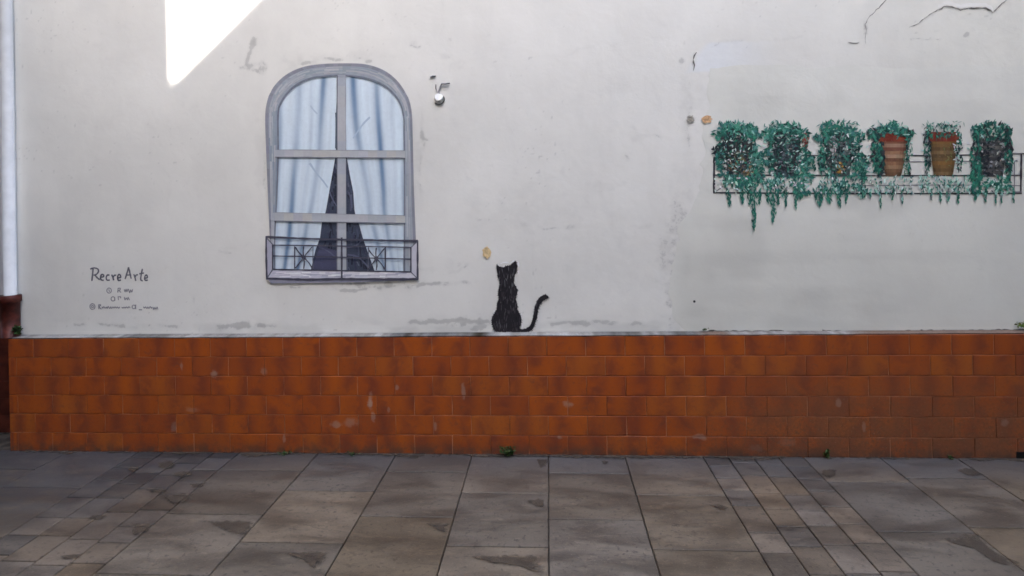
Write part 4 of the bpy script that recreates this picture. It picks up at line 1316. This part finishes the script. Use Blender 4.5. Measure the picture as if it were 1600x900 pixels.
def window_on(parent, x, z, wd, ht, y=YO - .03):
    b = MB()
    b.box(x - wd / 2 - .06, x - wd / 2, y, y + .04, z - ht / 2 - .06, z + ht / 2 + .06, b=.004)
    b.box(x + wd / 2, x + wd / 2 + .06, y, y + .04, z - ht / 2 - .06, z + ht / 2 + .06, b=.004)
    b.box(x - wd / 2 + .001, x + wd / 2 - .001, y, y + .038, z + ht / 2, z + ht / 2 + .06, b=.004)
    b.box(x - wd / 2 + .001, x + wd / 2 - .001, y, y + .05, z - ht / 2 - .06, z - ht / 2, b=.004)
    b.box(x - .02, x + .02, y + .003, y + .03, z - ht / 2 + .001, z + ht / 2 - .001, b=.003)
    fr = b.build('window', M_wood, parent)
    b = MB(); b.box(x - wd / 2, x + wd / 2, y + .001, y + .012, z - ht / 2, z + ht / 2)
    o = b.build('pane', M_glassdark)
    o.parent = fr
for x in (1.6, 4.2, 6.8):
    for z in (1.6, 4.6):
        if x == 4.2 and z == 1.6: continue
        window_on(gh, gx0 + x, z, .9, 1.3)
b = MB(); b.box(gx0 + 3.7, gx0 + 4.7, YO - .03, YO + .02, 0, 2.1, b=.006)
b.build('door', M_wood, gh)
th = thing('tall_house', (A.x - 4, YO, 0), 'taller ochre house across the yard, behind the camera on the left', 'house')
b = MB(); b.box(A.x - 8, A.x, YO - 8, YO + .004, -.014, gz0 + 4.2)
b.build('wall', M_ochre, th)
b = MB(); b.box(A.x - 8.1, A.x + .0, YO - 8.1, YO + .004, gz0 + 4.2, gz0 + 4.35, b=.02)
b.build('roof', M_roof, th)
for x in (1.6, 4.0, 6.4):
    for z in (1.6, 4.6, 7.6):
        window_on(th, A.x - x, z, .9, 1.3, YO + .004)
sh = thing('left_shade_block', (-5.5, -3.0, 0), 'added unseen dark house block beyond the left edge, shading the wall', 'house')  # added out of view to dim the left end of the wall
b = MB(); b.box(-9, -3.08, YO + .1, -.35, -.014, 7.2)
b.build('wall', M_ochre, sh)
b = MB(); b.box(-9.2, -3.0, YO + .1, -.27, 7.2, 7.4, b=.02)
b.build('roof', M_roof, sh)
for yy in (-1.6, -3.4):
    for z in (1.6, 4.6):
        b = MB(); b.box(-3.08, -3.04, yy - .45, yy + .45, z - .65, z + .65, b=.01)
        fr = b.build('window', M_wood, sh)
        b = MB(); b.box(-3.042, -3.034, yy - .39, yy + .39, z - .59, z + .59)
        o = b.build('pane', M_glassdark); o.parent = fr

rh = thing('right_shade_block', (5, -3, 0), 'added unseen brown house block beyond the right edge, shading the wall', 'house')  # put in beyond the frame to darken the wall's right end
b = MB(); b.box(3.75, 9, YO + .15, -.9, -.014, 4.4)
b.build('wall', M_ochre, rh)
b = MB(); b.box(3.67, 9.2, YO + .15, -.82, 4.4, 4.6, b=.02)
b.build('roof', M_roof, rh)
b = MB(); b.box(3.71, 3.75, -3.2, -2.2, 0, 2.1, b=.01)
b.build('door', M_wood, rh)
for z in (1.6, 3.5):
    b = MB(); b.box(3.71, 3.75, -2.0, -1.1, z - .65, z + .65, b=.01)
    fr = b.build('window', M_wood, rh)
    b = MB(); b.box(3.704, 3.712, -1.94, -1.16, z - .59, z + .59)
    o = b.build('pane', M_glassdark); o.parent = fr
